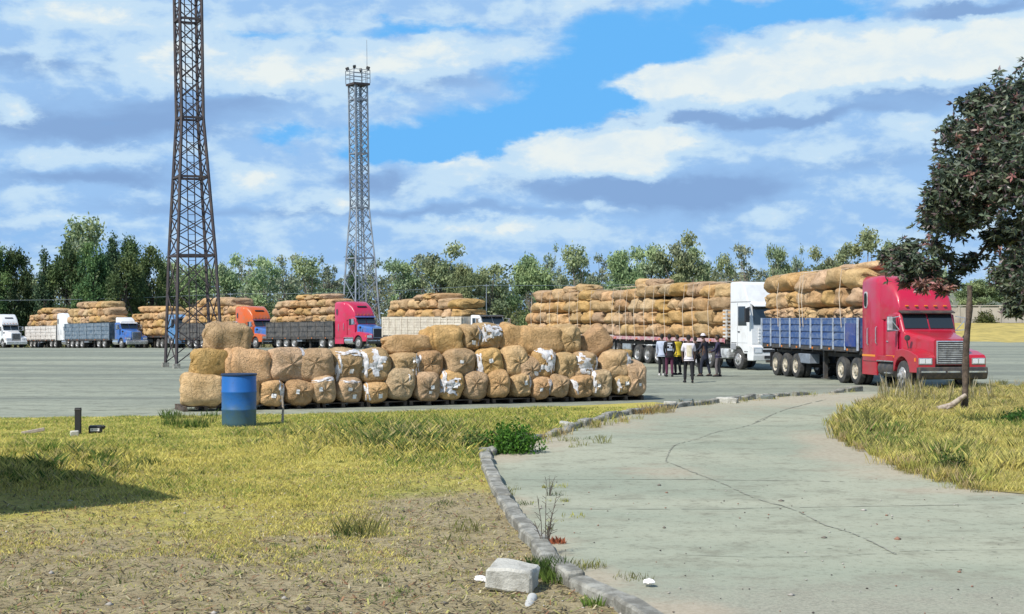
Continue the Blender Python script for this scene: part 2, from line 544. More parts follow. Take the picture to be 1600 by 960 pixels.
# ------------------------------------------------------------------ the ground
def ground_mats():
    # weathered concrete of yard and drive
    def concrete(name, a, b, dark, fine_s=9.0, streak=(0.5, 1.0, 1.0), sand=(), rough_y=None):
        m, t, bs = new_mat(name)
        g = t.n('ShaderNodeNewGeometry')
        p = g.outputs['Position']
        mp = t.n('ShaderNodeMapping')
        mp.inputs['Scale'].default_value = streak
        t.link(p, mp.inputs[0])
        big = t.noise(mp.outputs[0], 0.22, 6, 0.6, 0.6)
        med = t.noise(p, 1.4, 6, 0.7)
        fin = t.noise(p, fine_s, 6, 0.75)
        c = t.mix(t.step(big, 0.36, 0.64), a, b)
        c = t.mix(t.m('MULTIPLY', t.step(med, 0.46, 0.74), 0.75), c, dark)
        c = t.mix(t.m('MULTIPLY', t.step(fin, 0.5, 0.7), 0.5), c, tuple(x * 0.5 for x in dark))
        sp = t.n('ShaderNodeTexVoronoi')
        sp.inputs['Scale'].default_value = 2.2
        t.link(p, sp.inputs['Vector'])
        c = t.mix(t.m('MULTIPLY', t.step(sp.outputs['Distance'], 0.10, 0.03), 0.6), c, tuple(x * 0.35 for x in dark))
        sep = t.n('ShaderNodeSeparateXYZ')
        t.link(p, sep.inputs[0])
        if rough_y:      # the worn, stony stretch where the surface has broken up
            k = t.m('ADD', t.m('MULTIPLY', sep.outputs[1], -1.0), t.m('MULTIPLY_ADD', big, 5.0, rough_y - 2.5))
            k = t.m('ADD', k, t.m('MULTIPLY_ADD', med, 3.0, -1.5))
            gr = t.mix(t.step(t.noise(p, 26, 5, 0.8), 0.4, 0.62), (0.36, 0.345, 0.275), (0.22, 0.215, 0.175))
            c = t.mix(t.m('MULTIPLY', t.step(k, -0.8, 1.2), 0.75), c, gr)
        if sand:
            tot = None
            for px, py, rx, ry, am in sand:
                X, Y = G(px, py)
                q = t.v('MULTIPLY', t.v('SUBTRACT', p, (X, Y, 0)), (1 / rx, 1 / ry, 0))
                e = t.m('MULTIPLY', t.m('POWER', 2.71828, t.m('MULTIPLY', t.v('DOT_PRODUCT', q, q), -1.0)), am)
                tot = e if tot is None else t.m('ADD', tot, e)
            tot = t.m('ADD', tot, t.m('MULTIPLY_ADD', med, 0.9, -0.45))
            tot = t.m('ADD', tot, t.m('MULTIPLY_ADD', fin, 0.4, -0.2))
            sc_ = t.mix(t.step(fin, 0.4, 0.65), (0.46, 0.39, 0.30), (0.36, 0.30, 0.22))
            c = t.mix(t.m('MULTIPLY', t.step(tot, 0.3, 1.0), 0.65), c, sc_)
        t.link(c, bs.inputs['Base Color'])
        bs.inputs['Roughness'].default_value = 0.92
        bs.inputs['Specular IOR Level'].default_value = 0.15
        bn = t.n('ShaderNodeBump')
        bn.inputs['Strength'].default_value = 0.5
        bn.inputs['Distance'].default_value = 0.012
        t.link(t.m('ADD', fin, t.noise(p, 40, 3, 0.7)), bn.inputs['Height'])
        t.link(bn.outputs[0], bs.inputs['Normal'])
        return m
    MAT['yard'] = concrete('yard_concrete', (0.31, 0.33, 0.26), (0.195, 0.215, 0.18), (0.125, 0.13, 0.105), 9, (0.12, 1.0, 1.0))
    MAT['drive'] = concrete('drive_concrete', (0.375, 0.385, 0.295), (0.285, 0.315, 0.245), (0.19, 0.185, 0.14), 9, (0.5, 1.0, 1.0),
                            [(1300, 690, .9, 3.2, 1.0), (1330, 715, 1.2, 1.6, .9), (1420, 742, 1.6, 1.2, .8), (1530, 768, 1.6, .7, .9), (1040, 738, 1.0, 1.5, .8), (790, 715, .5, 1.6, .9), (860, 692, .8, 2.4, .9), (960, 664, 1.2, 3.0, .8), (1060, 645, 2.2, 3.0, .7),
                             (1200, 628, 4.0, 4.5, .7), (1320, 618, 4.0, 4.0, .6), (850, 850, .5, 1.2, .8), (930, 905, .5, .8, 1.0), (1050, 955, .7, .6, 1.0), (815, 790, .3, 1.5, .8)], 12.6)

    def lawn(name, soil_far):
        m, t, bs = new_mat(name)
        g = t.n('ShaderNodeNewGeometry')
        p = g.outputs['Position']
        sep = t.n('ShaderNodeSeparateXYZ')
        t.link(p, sep.inputs[0])
        big = t.noise(p, 0.35, 5, 0.6)
        med = t.noise(p, 2.5, 6, 0.7)
        fin = t.noise(p, 14, 6, 0.75)
        soil = t.mix(t.step(med, 0.35, 0.7), (0.37, 0.31, 0.19), (0.26, 0.215, 0.125))
        soil = t.mix(t.m('MULTIPLY', t.step(fin, 0.54, 0.7), 0.7), soil, (0.09, 0.078, 0.045))
        soil = t.mix(t.m('MULTIPLY', t.step(fin, 0.45, 0.3), 0.5), soil, (0.48, 0.42, 0.28))
        straw = t.mix(t.step(fin, 0.4, 0.65), (0.50, 0.43, 0.12), (0.30, 0.285, 0.07))
        straw = t.mix(t.m('MULTIPLY', t.step(big, 0.5, 0.7), 0.6), straw, (0.20, 0.235, 0.05))
        k = t.m('ADD', sep.outputs[1], t.m('MULTIPLY_ADD', big, 9.0, -4.5))
        k = t.m('ADD', k, t.m('MULTIPLY_ADD', med, 5.0, -2.5))
        if soil_far > 10 and 'soil' in name and 'lawn' in name:      # trodden bare patch beside the kerb
            q = t.v('MULTIPLY', t.v('SUBTRACT', p, (-0.7, 17.6, 0)), (1 / 1.5, 1 / 3.0, 0))
            k = t.m('SUBTRACT', k, t.m('MULTIPLY', t.m('POWER', 2.71828, t.m('MULTIPLY', t.v('DOT_PRODUCT', q, q), -1.0)), 6.0))
        c = t.mix(t.step(k, soil_far - 2.2, soil_far + 2.0), soil, straw)
        t.link(c, bs.inputs['Base Color'])
        bs.inputs['Roughness'].default_value = 0.95
        bs.inputs['Specular IOR Level'].default_value = 0.1
        bn = t.n('ShaderNodeBump')
        bn.inputs['Strength'].default_value = 0.9
        bn.inputs['Distance'].default_value = 0.03
        t.link(t.m('ADD', fin, med), bn.inputs['Height'])
        t.link(bn.outputs[0], bs.inputs['Normal'])
        return m
    MAT['lawn_left'] = lawn('dry_lawn_soil', 16.0)
    MAT['lawn_right'] = lawn('dry_verge_soil', 20.0)
    MAT['earth'] = mat('dry_earth', (0.22, 0.19, 0.09), 0.95, wear=(0.12, 0.12, 0.05), wear_amt=0.5, scale=0.15, spec=0.1)
    MAT['bank'] = mat('dry_bank_grass', (0.50, 0.40, 0.13), 0.95, wear=(0.30, 0.25, 0.09), wear_amt=0.5, scale=0.6, spec=0.1)
    MAT['kerb'] = mat('old_kerb', (0.40, 0.395, 0.35), 0.9, wear=(0.17, 0.165, 0.14), wear_amt=0.75, scale=4.5, bump=1.0)
    MAT['joint'] = mat('joint_dirt', (0.15, 0.15, 0.115), 0.95, wear=(0.30, 0.30, 0.24), wear_amt=0.9, scale=2.5)


ground_mats()


def sheet(name, poly, z, m):
    vs = [Vector((x, y, 0)) for x, y in poly]
    tris = tessellate_polygon([vs])
    mb = MB()
    mb.add([(x, y, z) for x, y in poly], tris)
    o = mb.build(name, m)
    for p in o.data.polygons:
        if p.normal.z < 0:
            o.data.flip_normals()
            break
    return struct(o)


def smooth_poly(pts, k=4, jit=0.0, seed=1):
    """Catmull-Rom through open points, a little ragged."""
    r = random.Random(seed)
    out = []
    n = len(pts)
    for i in range(n - 1):
        p0, p1, p2, p3 = (Vector(pts[max(i - 1, 0)]), Vector(pts[i]), Vector(pts[i + 1]), Vector(pts[min(i + 2, n - 1)]))
        for j in range(k):
            s = j / k
            q = 0.5 * ((2 * p1) + (p2 - p0) * s + (2 * p0 - 5 * p1 + 4 * p2 - p3) * s * s + (3 * p1 - p0 - 3 * p2 + p3) * s ** 3)
            out.append((q.x + r.uniform(-jit, jit), q.y + r.uniform(-jit, jit)))
    out.append(tuple(pts[-1]))
    return out


big = 2500
mb = MB()
mb.add([(-big, -60, -1.9), (big, -60, -1.9), (big, big, -1.9), (-big, big, -1.9)], [(0, 1, 2, 3)])
struct(mb.build('ground', MAT['earth']))


def gz(x, d):
    """The yard is level near by and falls away gently towards the far left."""
    k = min(1.0, max(0.0, (38 - x) / 22))
    return -max(0.0, d - 117) * 0.0187 * k


mb = MB()
vs, fs = [], []
XS, YS = [-150 + 4 * i for i in range(71)], [8 + 4 * j for j in range(46)]
for y in YS:
    for x in XS:
        vs.append((x, y, gz(x, y)))
for j in range(len(YS) - 1):
    for i in range(len(XS) - 1):
        a = j * len(XS) + i
        fs.append((a, a + 1, a + len(XS) + 1, a + len(XS)))
mb.add(vs, fs)
struct(mb.build('yard', MAT['yard'], smooth=1.0))

KERB_LOW = [G(757, 714), G(766, 745), G(792, 795), G(835, 855), G(876, 905), G(985, 965), G(1090, 1030), (2.0, 7.5)]
KERB_UP = [G(1335, 612.5), G(1200, 622), G(1060, 637), G(960, 652), G(865, 680), G(800, 697), G(757, 714)]
low_edge = smooth_poly(KERB_LOW, 5)
up_edge = smooth_poly(KERB_UP[2:], 5, 0.05)
LAWN_L = [(-60, 34.0), G(-60, 657), G(100, 654), G(300, 652), G(470, 649), G(640, 645.5), G(800, 640), G(940, 634), G(1020, 630), G(1060, 634)] + up_edge + low_edge[1:] + [(2.0, 4), (-60, 4)]
sheet('lawn', LAWN_L, 0.03, MAT['lawn_left'])
drive = smooth_poly(KERB_UP, 5)[:-1] + [(x + 0.06, y) for x, y in low_edge] + [(2.1, 3), (40, 3), (40, 46)]
sheet('driveway', drive, 0.006, MAT['drive'])
LAWN_R = smooth_poly([(40, 41), G(1700, 604), G(1600, 605), G(1500, 608), G(1425, 615), G(1350, 638), G(1318, 658), G(1316, 678), G(1345, 702), G(1420, 735), G(1500, 753), G(1600, 773), (12.5, 17.5), (40, 14)], 4, 0.05, 4)
sheet('verge', LAWN_R, 0.016, MAT['lawn_right'])
def strip(pts, w, z, seed):
    r = random.Random(seed)
    P = smooth_poly(pts, 14, 0.012)
    vs, fs = [], []
    for i, p in enumerate(P):
        a, b = Vector(P[max(i - 1, 0)]), Vector(P[min(i + 1, len(P) - 1)])
        d = (b - a).normalized()
        nrm = Vector((-d.y, d.x))
        ww = w * r.uniform(0.35, 1.4)
        j = r.uniform(-0.6, 0.6) * w
        vs += [(*(Vector(p) + nrm * (ww + j)), z), (*(Vector(p) - nrm * (ww - j)), z)]
        if i and r.random() > .10:
            k = 2 * i
            fs.append((k - 2, k - 1, k + 1, k))
    return vs, fs


mb = MB()
for k, (pts, w) in enumerate([([G(1400, 868), G(1340, 838), G(1290, 822), G(1240, 798), G(1180, 780), G(1130, 757), G(1090, 742), G(1040, 722)], .012), ([G(1040, 722), G(1046, 707), G(1056, 696), G(1085, 688), G(1120, 676), G(1165, 667), G(1200, 654)], .012),
                              ([G(800, 751), G(1000, 750), G(1200, 752), G(1330, 754)], .018), ([G(830, 796), G(1100, 797), G(1250, 794), G(1600, 789)], .013), ([G(1400, 863), G(1500, 861), G(1700, 860)], .010),
                              ([G(850, 690), G(1000, 700), G(1120, 690)], .012), ([G(1200, 654), G(1300, 654)], .014), ([G(1180, 660), G(1230, 640), G(1290, 625)], .018), ([G(1000, 866), G(1200, 872), G(1400, 866)], .007)]):
    mb.add(*strip(pts, w, 0.0145, k))
struct(mb.build('road_joints', MAT['joint']))
# faint joints and tyre-darkened lines across the yard
mb = MB()
for k, (y0, w) in enumerate([(652, .05), (640, .06), (622, .08), (607, .09), (592, .12), (579, .14), (568, .16)]):
    mb.add(*strip([G(-200, y0), G(200, y0 + 1), G(600, y0 - 1), G(1000, y0 - 3), G(1800, y0 - 8)], w, 0.0035, 20 + k))
struct(mb.build('yard_joints', mat('yard_joint', (0.19, 0.2, 0.165), 0.95)))


def rough_block(mb, c, s, rz, seed, amt=0.02, tilt=0.0, cuts=3):
    """A chipped concrete block."""
    bm = bmesh.new()
    bmesh.ops.create_cube(bm, size=1.0)
    bmesh.ops.scale(bm, vec=s, verts=bm.verts)
    bmesh.ops.bevel(bm, geom=list(bm.edges), offset=min(s) * 0.12, segments=1, affect='EDGES')
    bmesh.ops.subdivide_edges(bm, edges=[e for e in bm.edges if e.calc_length() > min(s) * 0.5], cuts=cuts, use_grid_fill=True)
    rot = Matrix.Rotation(rz, 3, 'Z') @ Matrix.Rotation(tilt, 3, 'Y') @ Matrix.Rotation(tilt * 0.6, 3, 'X')
    for v in bm.verts:
        q = v.co + Vector((seed * 3.1, seed * 1.7, 0))
        v.co += mnoise.noise_vector(q * 6) * amt + mnoise.noise_vector(q * 2) * amt * 1.2
    vs = [rot @ v.co + Vector(c) for v in bm.verts]
    fs = [[v.index for v in f.verts] for f in bm.faces]
    bm.verts.index_update()
    fs = [[v.index for v in f.verts] for f in bm.faces]
    bm.free()
    mb.add(vs, fs)


def along(poly, step):
    """Points every STEP metres with heading."""
    out, acc = [], 0.0
    for a, b in zip(poly, poly[1:]):
        a, b = Vector(a), Vector(b)
        L = (b - a).length
        while acc < L:
            out.append((a + (b - a) * (acc / L), math.atan2(b.y - a.y, b.x - a.x)))
            acc += step
        acc -= L
    return out


kr = random.Random(3)
for i, (p, a) in enumerate(along(smooth_poly(KERB_LOW, 8), 0.98)):
    mb = MB()
    rough_block(mb, (p.x, p.y, 0.045 + kr.uniform(-.03, .012)), (0.95, 0.19, 0.21), a + kr.uniform(-.04, .04), i, 0.014, kr.uniform(-.03, .03))
    struct(mb.build('kerb', MAT['kerb'], smooth=0.6))
for i, (p, a) in enumerate(along(smooth_poly(KERB_UP, 8), 1.05)):
    if kr.random() < 0.10:
        continue
    mb = MB()
    rough_block(mb, (p.x + kr.uniform(-.04, .04), p.y + kr.uniform(-.08, .08), 0.035 + kr.uniform(-.045, .03)), (kr.uniform(.7, 1.0), 0.19, 0.2), a + kr.uniform(-.1, .1), i + 40, 0.02, kr.uniform(-.08, .08))
    struct(mb.build('kerb', MAT['kerb'], smooth=0.6))
MAT['kerb_white'] = mat('pale_kerb', (0.52, 0.51, 0.46), 0.9, wear=(0.30, 0.29, 0.25), wear_amt=0.4, scale=5, bump=0.8)
MAT['kerb_dark'] = mat('dark_kerb', (0.16, 0.19, 0.18), 0.9, wear=(0.09, 0.1, 0.095), wear_amt=0.4, scale=5, bump=0.8)
for px, py, s, mm, lb in ((1072, 634, (.55, .45, .3), 'kerb_dark', 'dark grey broken kerb stone just past the end of the bale stack'),
                          (1136, 630, (.85, .4, .28), 'kerb_white', 'largest pale broken kerb stone on the strip between drive and yard'),
                          (1047, 636, (.5, .4, .26), 'kerb_white', 'small pale kerb stone touching the dark kerb stone near the stack'),
                          (1200, 624, (.6, .3, .2), 'kerb_dark', 'low dark kerb stone near the middle of the strip before the trucks'),
                          (885, 668, (.45, .3, .22), 'kerb_white', 'pale chipped stone at the grassy bend of the drive by the bush')):
    x, y = G(px, py)
    mb = MB()
    s = tuple(q * .7 for q in s)
    rough_block(mb, (0, 0, s[2] * 0.3), s, random.uniform(-.4, .4), px, 0.035)
    o = mb.build('kerb_stone', MAT[mm], smooth=0.6)
    o.location = (x, y, 0.01)
    tag(o, lb, 'stone')
# the broken slab, the pipe and the litter by the near kerb
mb = MB()
rough_block(mb, (0, 0, 0.13), (0.42, 0.36, 0.2), -0.25, 77, 0.022, 0.10)
o = mb.build('concrete_slab', MAT['kerb_white'], smooth=0.6)
o.location = (*G(801, 927), 0.02)
tag(o, 'pale broken concrete slab lying tilted against the near kerb', 'slab')
mb = MB()
prof = [(0.045, 0.0), (0.045, 0.5), (0.034, 0.5), (0.034, 0.02)]
mb.lathe(prof, 20)
o = mb.build('drain_pipe', mat('pipe_plastic', (0.5, 0.5, 0.48), 0.6), smooth=0.7)
o.location = (*G(832, 940), 0.03)
o.rotation_euler = (math.radians(97), 0, math.radians(-8))
tag(o, 'short pale drain pipe with open dark end sticking out below the slab', 'pipe')
for px, py, s, lb in ((752, 914, .12, 'crumpled white paper scrap on bare soil beside the pale slab'), (1014, 918, .10, 'white paper scrap on the sandy edge of the drive')):
    bm = bmesh.new()
    bmesh.ops.create_icosphere(bm, subdivisions=3, radius=s / 2)
    for v in bm.verts:
        v.co += mnoise.noise_vector(v.co * 30 + Vector((px, 0, 0))) * s * 0.25
        v.co.z *= 0.55
    me = bpy.data.meshes.new('paper_scrap')
    bm.to_mesh(me)
    bm.free()
    me.materials.append(MAT['paper'])
    o = link(bpy.data.objects.new('paper_scrap', me))
    o.location = (*G(px, py), 0.05)
    tag(o, lb, 'litter')
# bank, wall and hill at the far side
mb = MB()
vs, fs = [], []
nx, ny = 40, 8
for j in range(ny + 1):
    for i in range(nx + 1):
        x = 36 + i * 4.0
        y = 148 + j * 7.0
        z = -0.05 + 2.0 * (1 - math.cos(math.pi * min(1, j / ny))) / 2 * min(1, (i / 4)) + 0.15 * mnoise.noise(Vector((x * .1, y * .1, 0)))
        vs.append((x, y, z))
for j in range(ny):
    for i in range(nx):
        a = j * (nx + 1) + i
        fs.append((a, a + 1, a + nx + 2, a + nx + 1))
mb.add(vs, fs)
struct(mb.build('bank', MAT['bank'], smooth=1.0))
mb = MB()
mb.add([(44, 204, 1.95), (400, 204, 1.95), (400, 900, 2.0), (44, 900, 2.0)], [(0, 1, 2, 3)])
struct(mb.build('field', MAT['earth']))
mb = MB()
mb.span(62, 140, 205, 205.4, 1.7, 4.25)
for i in range(27):
    mb.span(61.9 + i * 3, 62.2 + i * 3, 204.9, 205.5, 1.7, 4.4)
mb.span(61.8, 140.2, 204.85, 205.55, 4.4, 4.52)
o = mb.build('boundary_wall', mat('wall_render', (0.46, 0.42, 0.36), 0.9, wear=(0.3, 0.27, 0.23), wear_amt=0.5, scale=0.5))
tag(o, 'long pale rendered boundary wall behind the dry grass bank', 'wall')
MAT['hill'] = mat('far_hill', (0.10, 0.13, 0.10), 0.95, wear=(0.17, 0.17, 0.11), wear_amt=0.5, scale=0.03)
mb = MB()
vs, fs = [], []
nx, ny = 80, 6
for j in range(ny + 1):
    for i in range(nx + 1):
        x = -300 + i * 16
        y = 420 + j * 40
        h = (5 + 9 * max(0, min(1, (x - 60) / 120))) * math.sin(math.pi * j / ny) + 1.5 * mnoise.noise(Vector((x * .03, y * .02, 3)))
        vs.append((x, y, h - 0.2))
for j in range(ny):
    for i in range(nx):
        a = j * (nx + 1) + i
        fs.append((a, a + 1, a + nx + 2, a + nx + 1))
mb.add(vs, fs)
struct(mb.build('hill', MAT['hill'], smooth=1.0))

# ------------------------------------------------------------------ grass
MAT['grass'] = attr_mat('grass_blade', 0.8, 0.3)


def blades(name, x, y, z, hgt, wid, lean, cols, rng, tip=0.6):
    n = len(x)
    a = rng.uniform(0, 2 * np.pi, n)
    ux, uy = np.cos(a) * wid, np.sin(a) * wid
    b = rng.uniform(0, 2 * np.pi, n)
    lx, ly = np.cos(b) * lean * hgt, np.sin(b) * lean * hgt
    v = np.empty((n, 4, 3))
    v[:, 0] = np.stack([x - ux, y - uy, z], 1)
    v[:, 1] = np.stack([x + ux, y + uy, z], 1)
    v[:, 2] = np.stack([x + lx * .45 + ux * .6, y + ly * .45 + uy * .6, z + hgt * .62], 1)
    v[:, 3] = np.stack([x + lx, y + ly, z + hgt], 1)
    f = np.arange(n * 4).reshape(n, 4)
    faces = np.concatenate([f[:, [0, 1, 2]], f[:, [0, 2, 3]]])
    c = np.repeat(cols[:, None, :], 4, 1).reshape(-1, 3)
    me = np_mesh(name, v.reshape(-1, 3), faces, MAT['grass'], c)
    return link(bpy.data.objects.new(name, me))


def pxpy(x, y):
    return 800 + F * x / y, HOR + F * H / y


def bump2(px, py, cx, cy, sx, sy):
    return np.exp(-((px - cx) / sx) ** 2 - ((py - cy) / sy) ** 2)


YEL, YG, GRN, DGR, TAN, OLV = (np.array(c) for c in ((.63, .54, .155), (.45, .45, .11), (.15, .25, .045), (.075, .13, .03), (.56, .45, .22), (.26, .27, .085)))


def grass_left():
    rng = np.random.default_rng(11)
    n = 1150000
    d = 9.5 + 28.5 * rng.random(n) ** 1.15
    x = (rng.random(n) * 1.02 - 0.50) * d * 0.86
    ok = inside(LAWN_L, x, d)
    x, d = x[ok], d[ok]
    px, py = pxpy(x, d)
    n1, n2, n3 = fnoise(x * .5, d * .5, 1), fnoise(x * 1.6, d * 1.6, 5), fnoise(x * .25 + 9, d * .25, 8)
    soil = np.clip((py - 828 + (n1 - .5) * 260 + (n2 - .5) * 230) / 60, 0, 1)
    soil = np.maximum(soil, np.clip(bump2(px, py, 710, 795, 130, 48) * 2.1 - .3 + (n2 - .5), 0, 1))
    soil = np.maximum(soil, np.clip(bump2(px, py, 40, 812, 130, 32) * 1.6, 0, 1))
    weed = bump2(px, py, 660, 690, 130, 34) + .8 * bump2(px, py, 120, 735, 150, 34) + .5 * bump2(px, py, 480, 690, 120, 24) + .4 * bump2(px, py, 860, 660, 60, 20)
    weed = weed * np.clip(n2 * 2.2 - .4, 0, 1.3)
    green = np.clip((n3 - .42) * 3.4 + (n2 - .5) * 2.2 + np.clip((705 - py) / 55, 0, 1) * .75, 0, 1)
    keep = rng.random(len(x)) < np.clip((1 - soil * .93) * np.clip(-.3 + 2.0 * n2, 0, 1), .03, 1)
    x, d, px, py, n2, weed, green, soil = (q[keep] for q in (x, d, px, py, n2, weed, green, soil))
    k = len(x)
    h = rng.uniform(.018, .055, k) * (.6 + n2 * .9) * (1 - .4 * soil)
    h = h + np.clip(weed, 0, 1) * rng.random(k) ** 2.4 * .30
    c = YEL[None] * np.ones((k, 1))
    r = rng.random(k)
    c[r < green * .75] = YG
    c[r < green * .3] = GRN
    r = rng.random(k)
    wm = r < weed * .75
    c[wm] = OLV
    c[r < weed * .35] = DGR * 1.2
    t = rng.random(k) < .15 + .5 * soil
    c[t] = TAN * .9
    c = c * rng.uniform(.6, 1.2, (k, 1))
    w = rng.uniform(.0016, .0036, k) * (1 + d / 22)
    o = blades('grass', x, d, np.full(k, .025), h, w, rng.uniform(.2, 1.2, k), c, rng)
    tag(o, 'short dry yellow and green grass of the lawn', None, kind='stuff')
    # dead straw lying on the bare soil
    n = 26000
    d = 9.5 + 13 * rng.random(n)
    x = (rng.random(n) - .52) * d * .8
    ok = inside(LAWN_L, x, d)
    x, d = x[ok], d[ok]
    k = len(x)
    a, L, w = rng.uniform(0, 2 * np.pi, k), rng.uniform(.03, .13, k), rng.uniform(.003, .009, k)
    ux, uy = np.cos(a) * L, np.sin(a) * L
    wx, wy = -np.sin(a) * w, np.cos(a) * w
    z0, z1 = rng.uniform(.033, .045, k), rng.uniform(.034, .07, k)
    v = np.stack([np.stack([x - wx, d - wy, z0], 1), np.stack([x + wx, d + wy, z0], 1), np.stack([x + ux + wx, d + uy + wy, z1], 1), np.stack([x + ux - wx, d + uy - wy, z1], 1)], 1)
    pal = np.array([(.5, .43, .28), (.36, .29, .17), (.14, .11, .07), (.42, .38, .14), (.09, .075, .05), (.3, .15, .09), (.2, .22, .07)])
    c = pal[rng.integers(0, len(pal), k)] * rng.uniform(.6, 1.2, (k, 1))
    me = np_mesh('straw_litter', v.reshape(-1, 3), np.arange(4 * k).reshape(k, 4), MAT['grass'], np.repeat(c[:, None], 4, 1).reshape(-1, 3))
    o = link(bpy.data.objects.new('straw_litter', me))
    tag(o, 'dead straw and leaf litter scattered over the bare soil', None, kind='stuff')


def grass_right():
    rng = np.random.default_rng(12)
    n = 1300000
    d = 17 + 32 * rng.random(n) ** 1.1
    x = rng.uniform(.21, .43, n) * d
    ok = inside(LAWN_R, x, d)
    x, d = x[ok], d[ok]
    px, py = pxpy(x, d)
    n1, n2 = fnoise(x * .5, d * .5, 21), fnoise(x * 1.5, d * 1.5, 25)
    bare = np.clip(bump2(px, py, 1540, 655, 70, 10) * 1.5, 0, 1)
    # thinner towards the worn rim
    rim = np.min(np.stack([np.hypot(x - a, d - b) for a, b in LAWN_R[::2]]), 0)
    keep = rng.random(len(x)) < np.clip(.05 + 1.4 * n2, 0, 1) * (1 - .9 * bare) * np.clip(.10 + rim / .5 * (.2 + n1), 0, 1)
    x, d, px, py, n1, n2 = (q[keep] for q in (x, d, px, py, n1, n2))
    k = len(x)
    n4 = fnoise(x * 2.6, d * 2.6, 61)
    tall = np.clip((n4 - .42) * 4, 0, 1)
    h = .025 + .05 * rng.random(k) + tall * .19 * rng.random(k) ** 1.6 * (.3 + n2)
    edge = bump2(px, py, 1350, 680, 60, 40) + bump2(px, py, 1480, 735, 50, 22) * 1.2 + bump2(px, py, 1570, 745, 70, 25)
    h *= 1 + edge * .8
    c = (YEL * .8 + TAN * .25)[None] * np.ones((k, 1))
    r = rng.random(k)
    g = np.clip((n1 - .42) * 2.4 + edge * .3, 0, 1)
    c[r < g * .8] = YG * .9
    c[r < g * .3] = OLV
    gr = bump2(px, py, 1480, 735, 30, 18) + bump2(px, py, 1580, 660, 50, 14) + .7 * bump2(px, py, 1400, 690, 60, 20)
    c[rng.random(k) < gr * .7] = GRN
    br = bump2(px, py, 1345, 690, 35, 30)
    c[rng.random(k) < br * .6] = OLV * .7
    c[rng.random(k) < .15 + .35 * (py < 650)] = TAN
    c[rng.random(k) < .3 * np.clip((n4 - .5) * 5, 0, 1)] = OLV * .6
    c = c * rng.uniform(.5, 1.2, (k, 1))
    w = rng.uniform(.001, .0022, k) * (1 + d / 40)
    o = blades('verge_grass', x, d, np.full(k, .025), h, w, rng.uniform(.15, .8, k), c, rng)
    tag(o, 'long dry yellow grass of the verge by the drive', None, kind='stuff')
    # tall dry stalks standing before the near truck
    k = 900
    px = rng.uniform(1372, 1560, k)
    py = rng.uniform(611, 634, k)
    d = F * H / (py - HOR)
    x = (px - 800) / F * d
    h = rng.uniform(.15, .85, k) * np.clip(fnoise(px * .06, py * 0, 31) * 1.7 - .15, .1, 1.2)
    c = np.array([(.5, .42, .2), (.36, .33, .12), (.2, .2, .08), (.55, .5, .34)])[rng.integers(0, 4, k)] * rng.uniform(.6, 1.1, (k, 1))
    o = blades('dry_stalks', x, d, np.full(k, .0), h, rng.uniform(.006, .014, k), rng.uniform(.05, .3, k), c, rng)
    tag(o, 'tall dry grass stalks standing before the red truck wheels', None, kind='stuff')


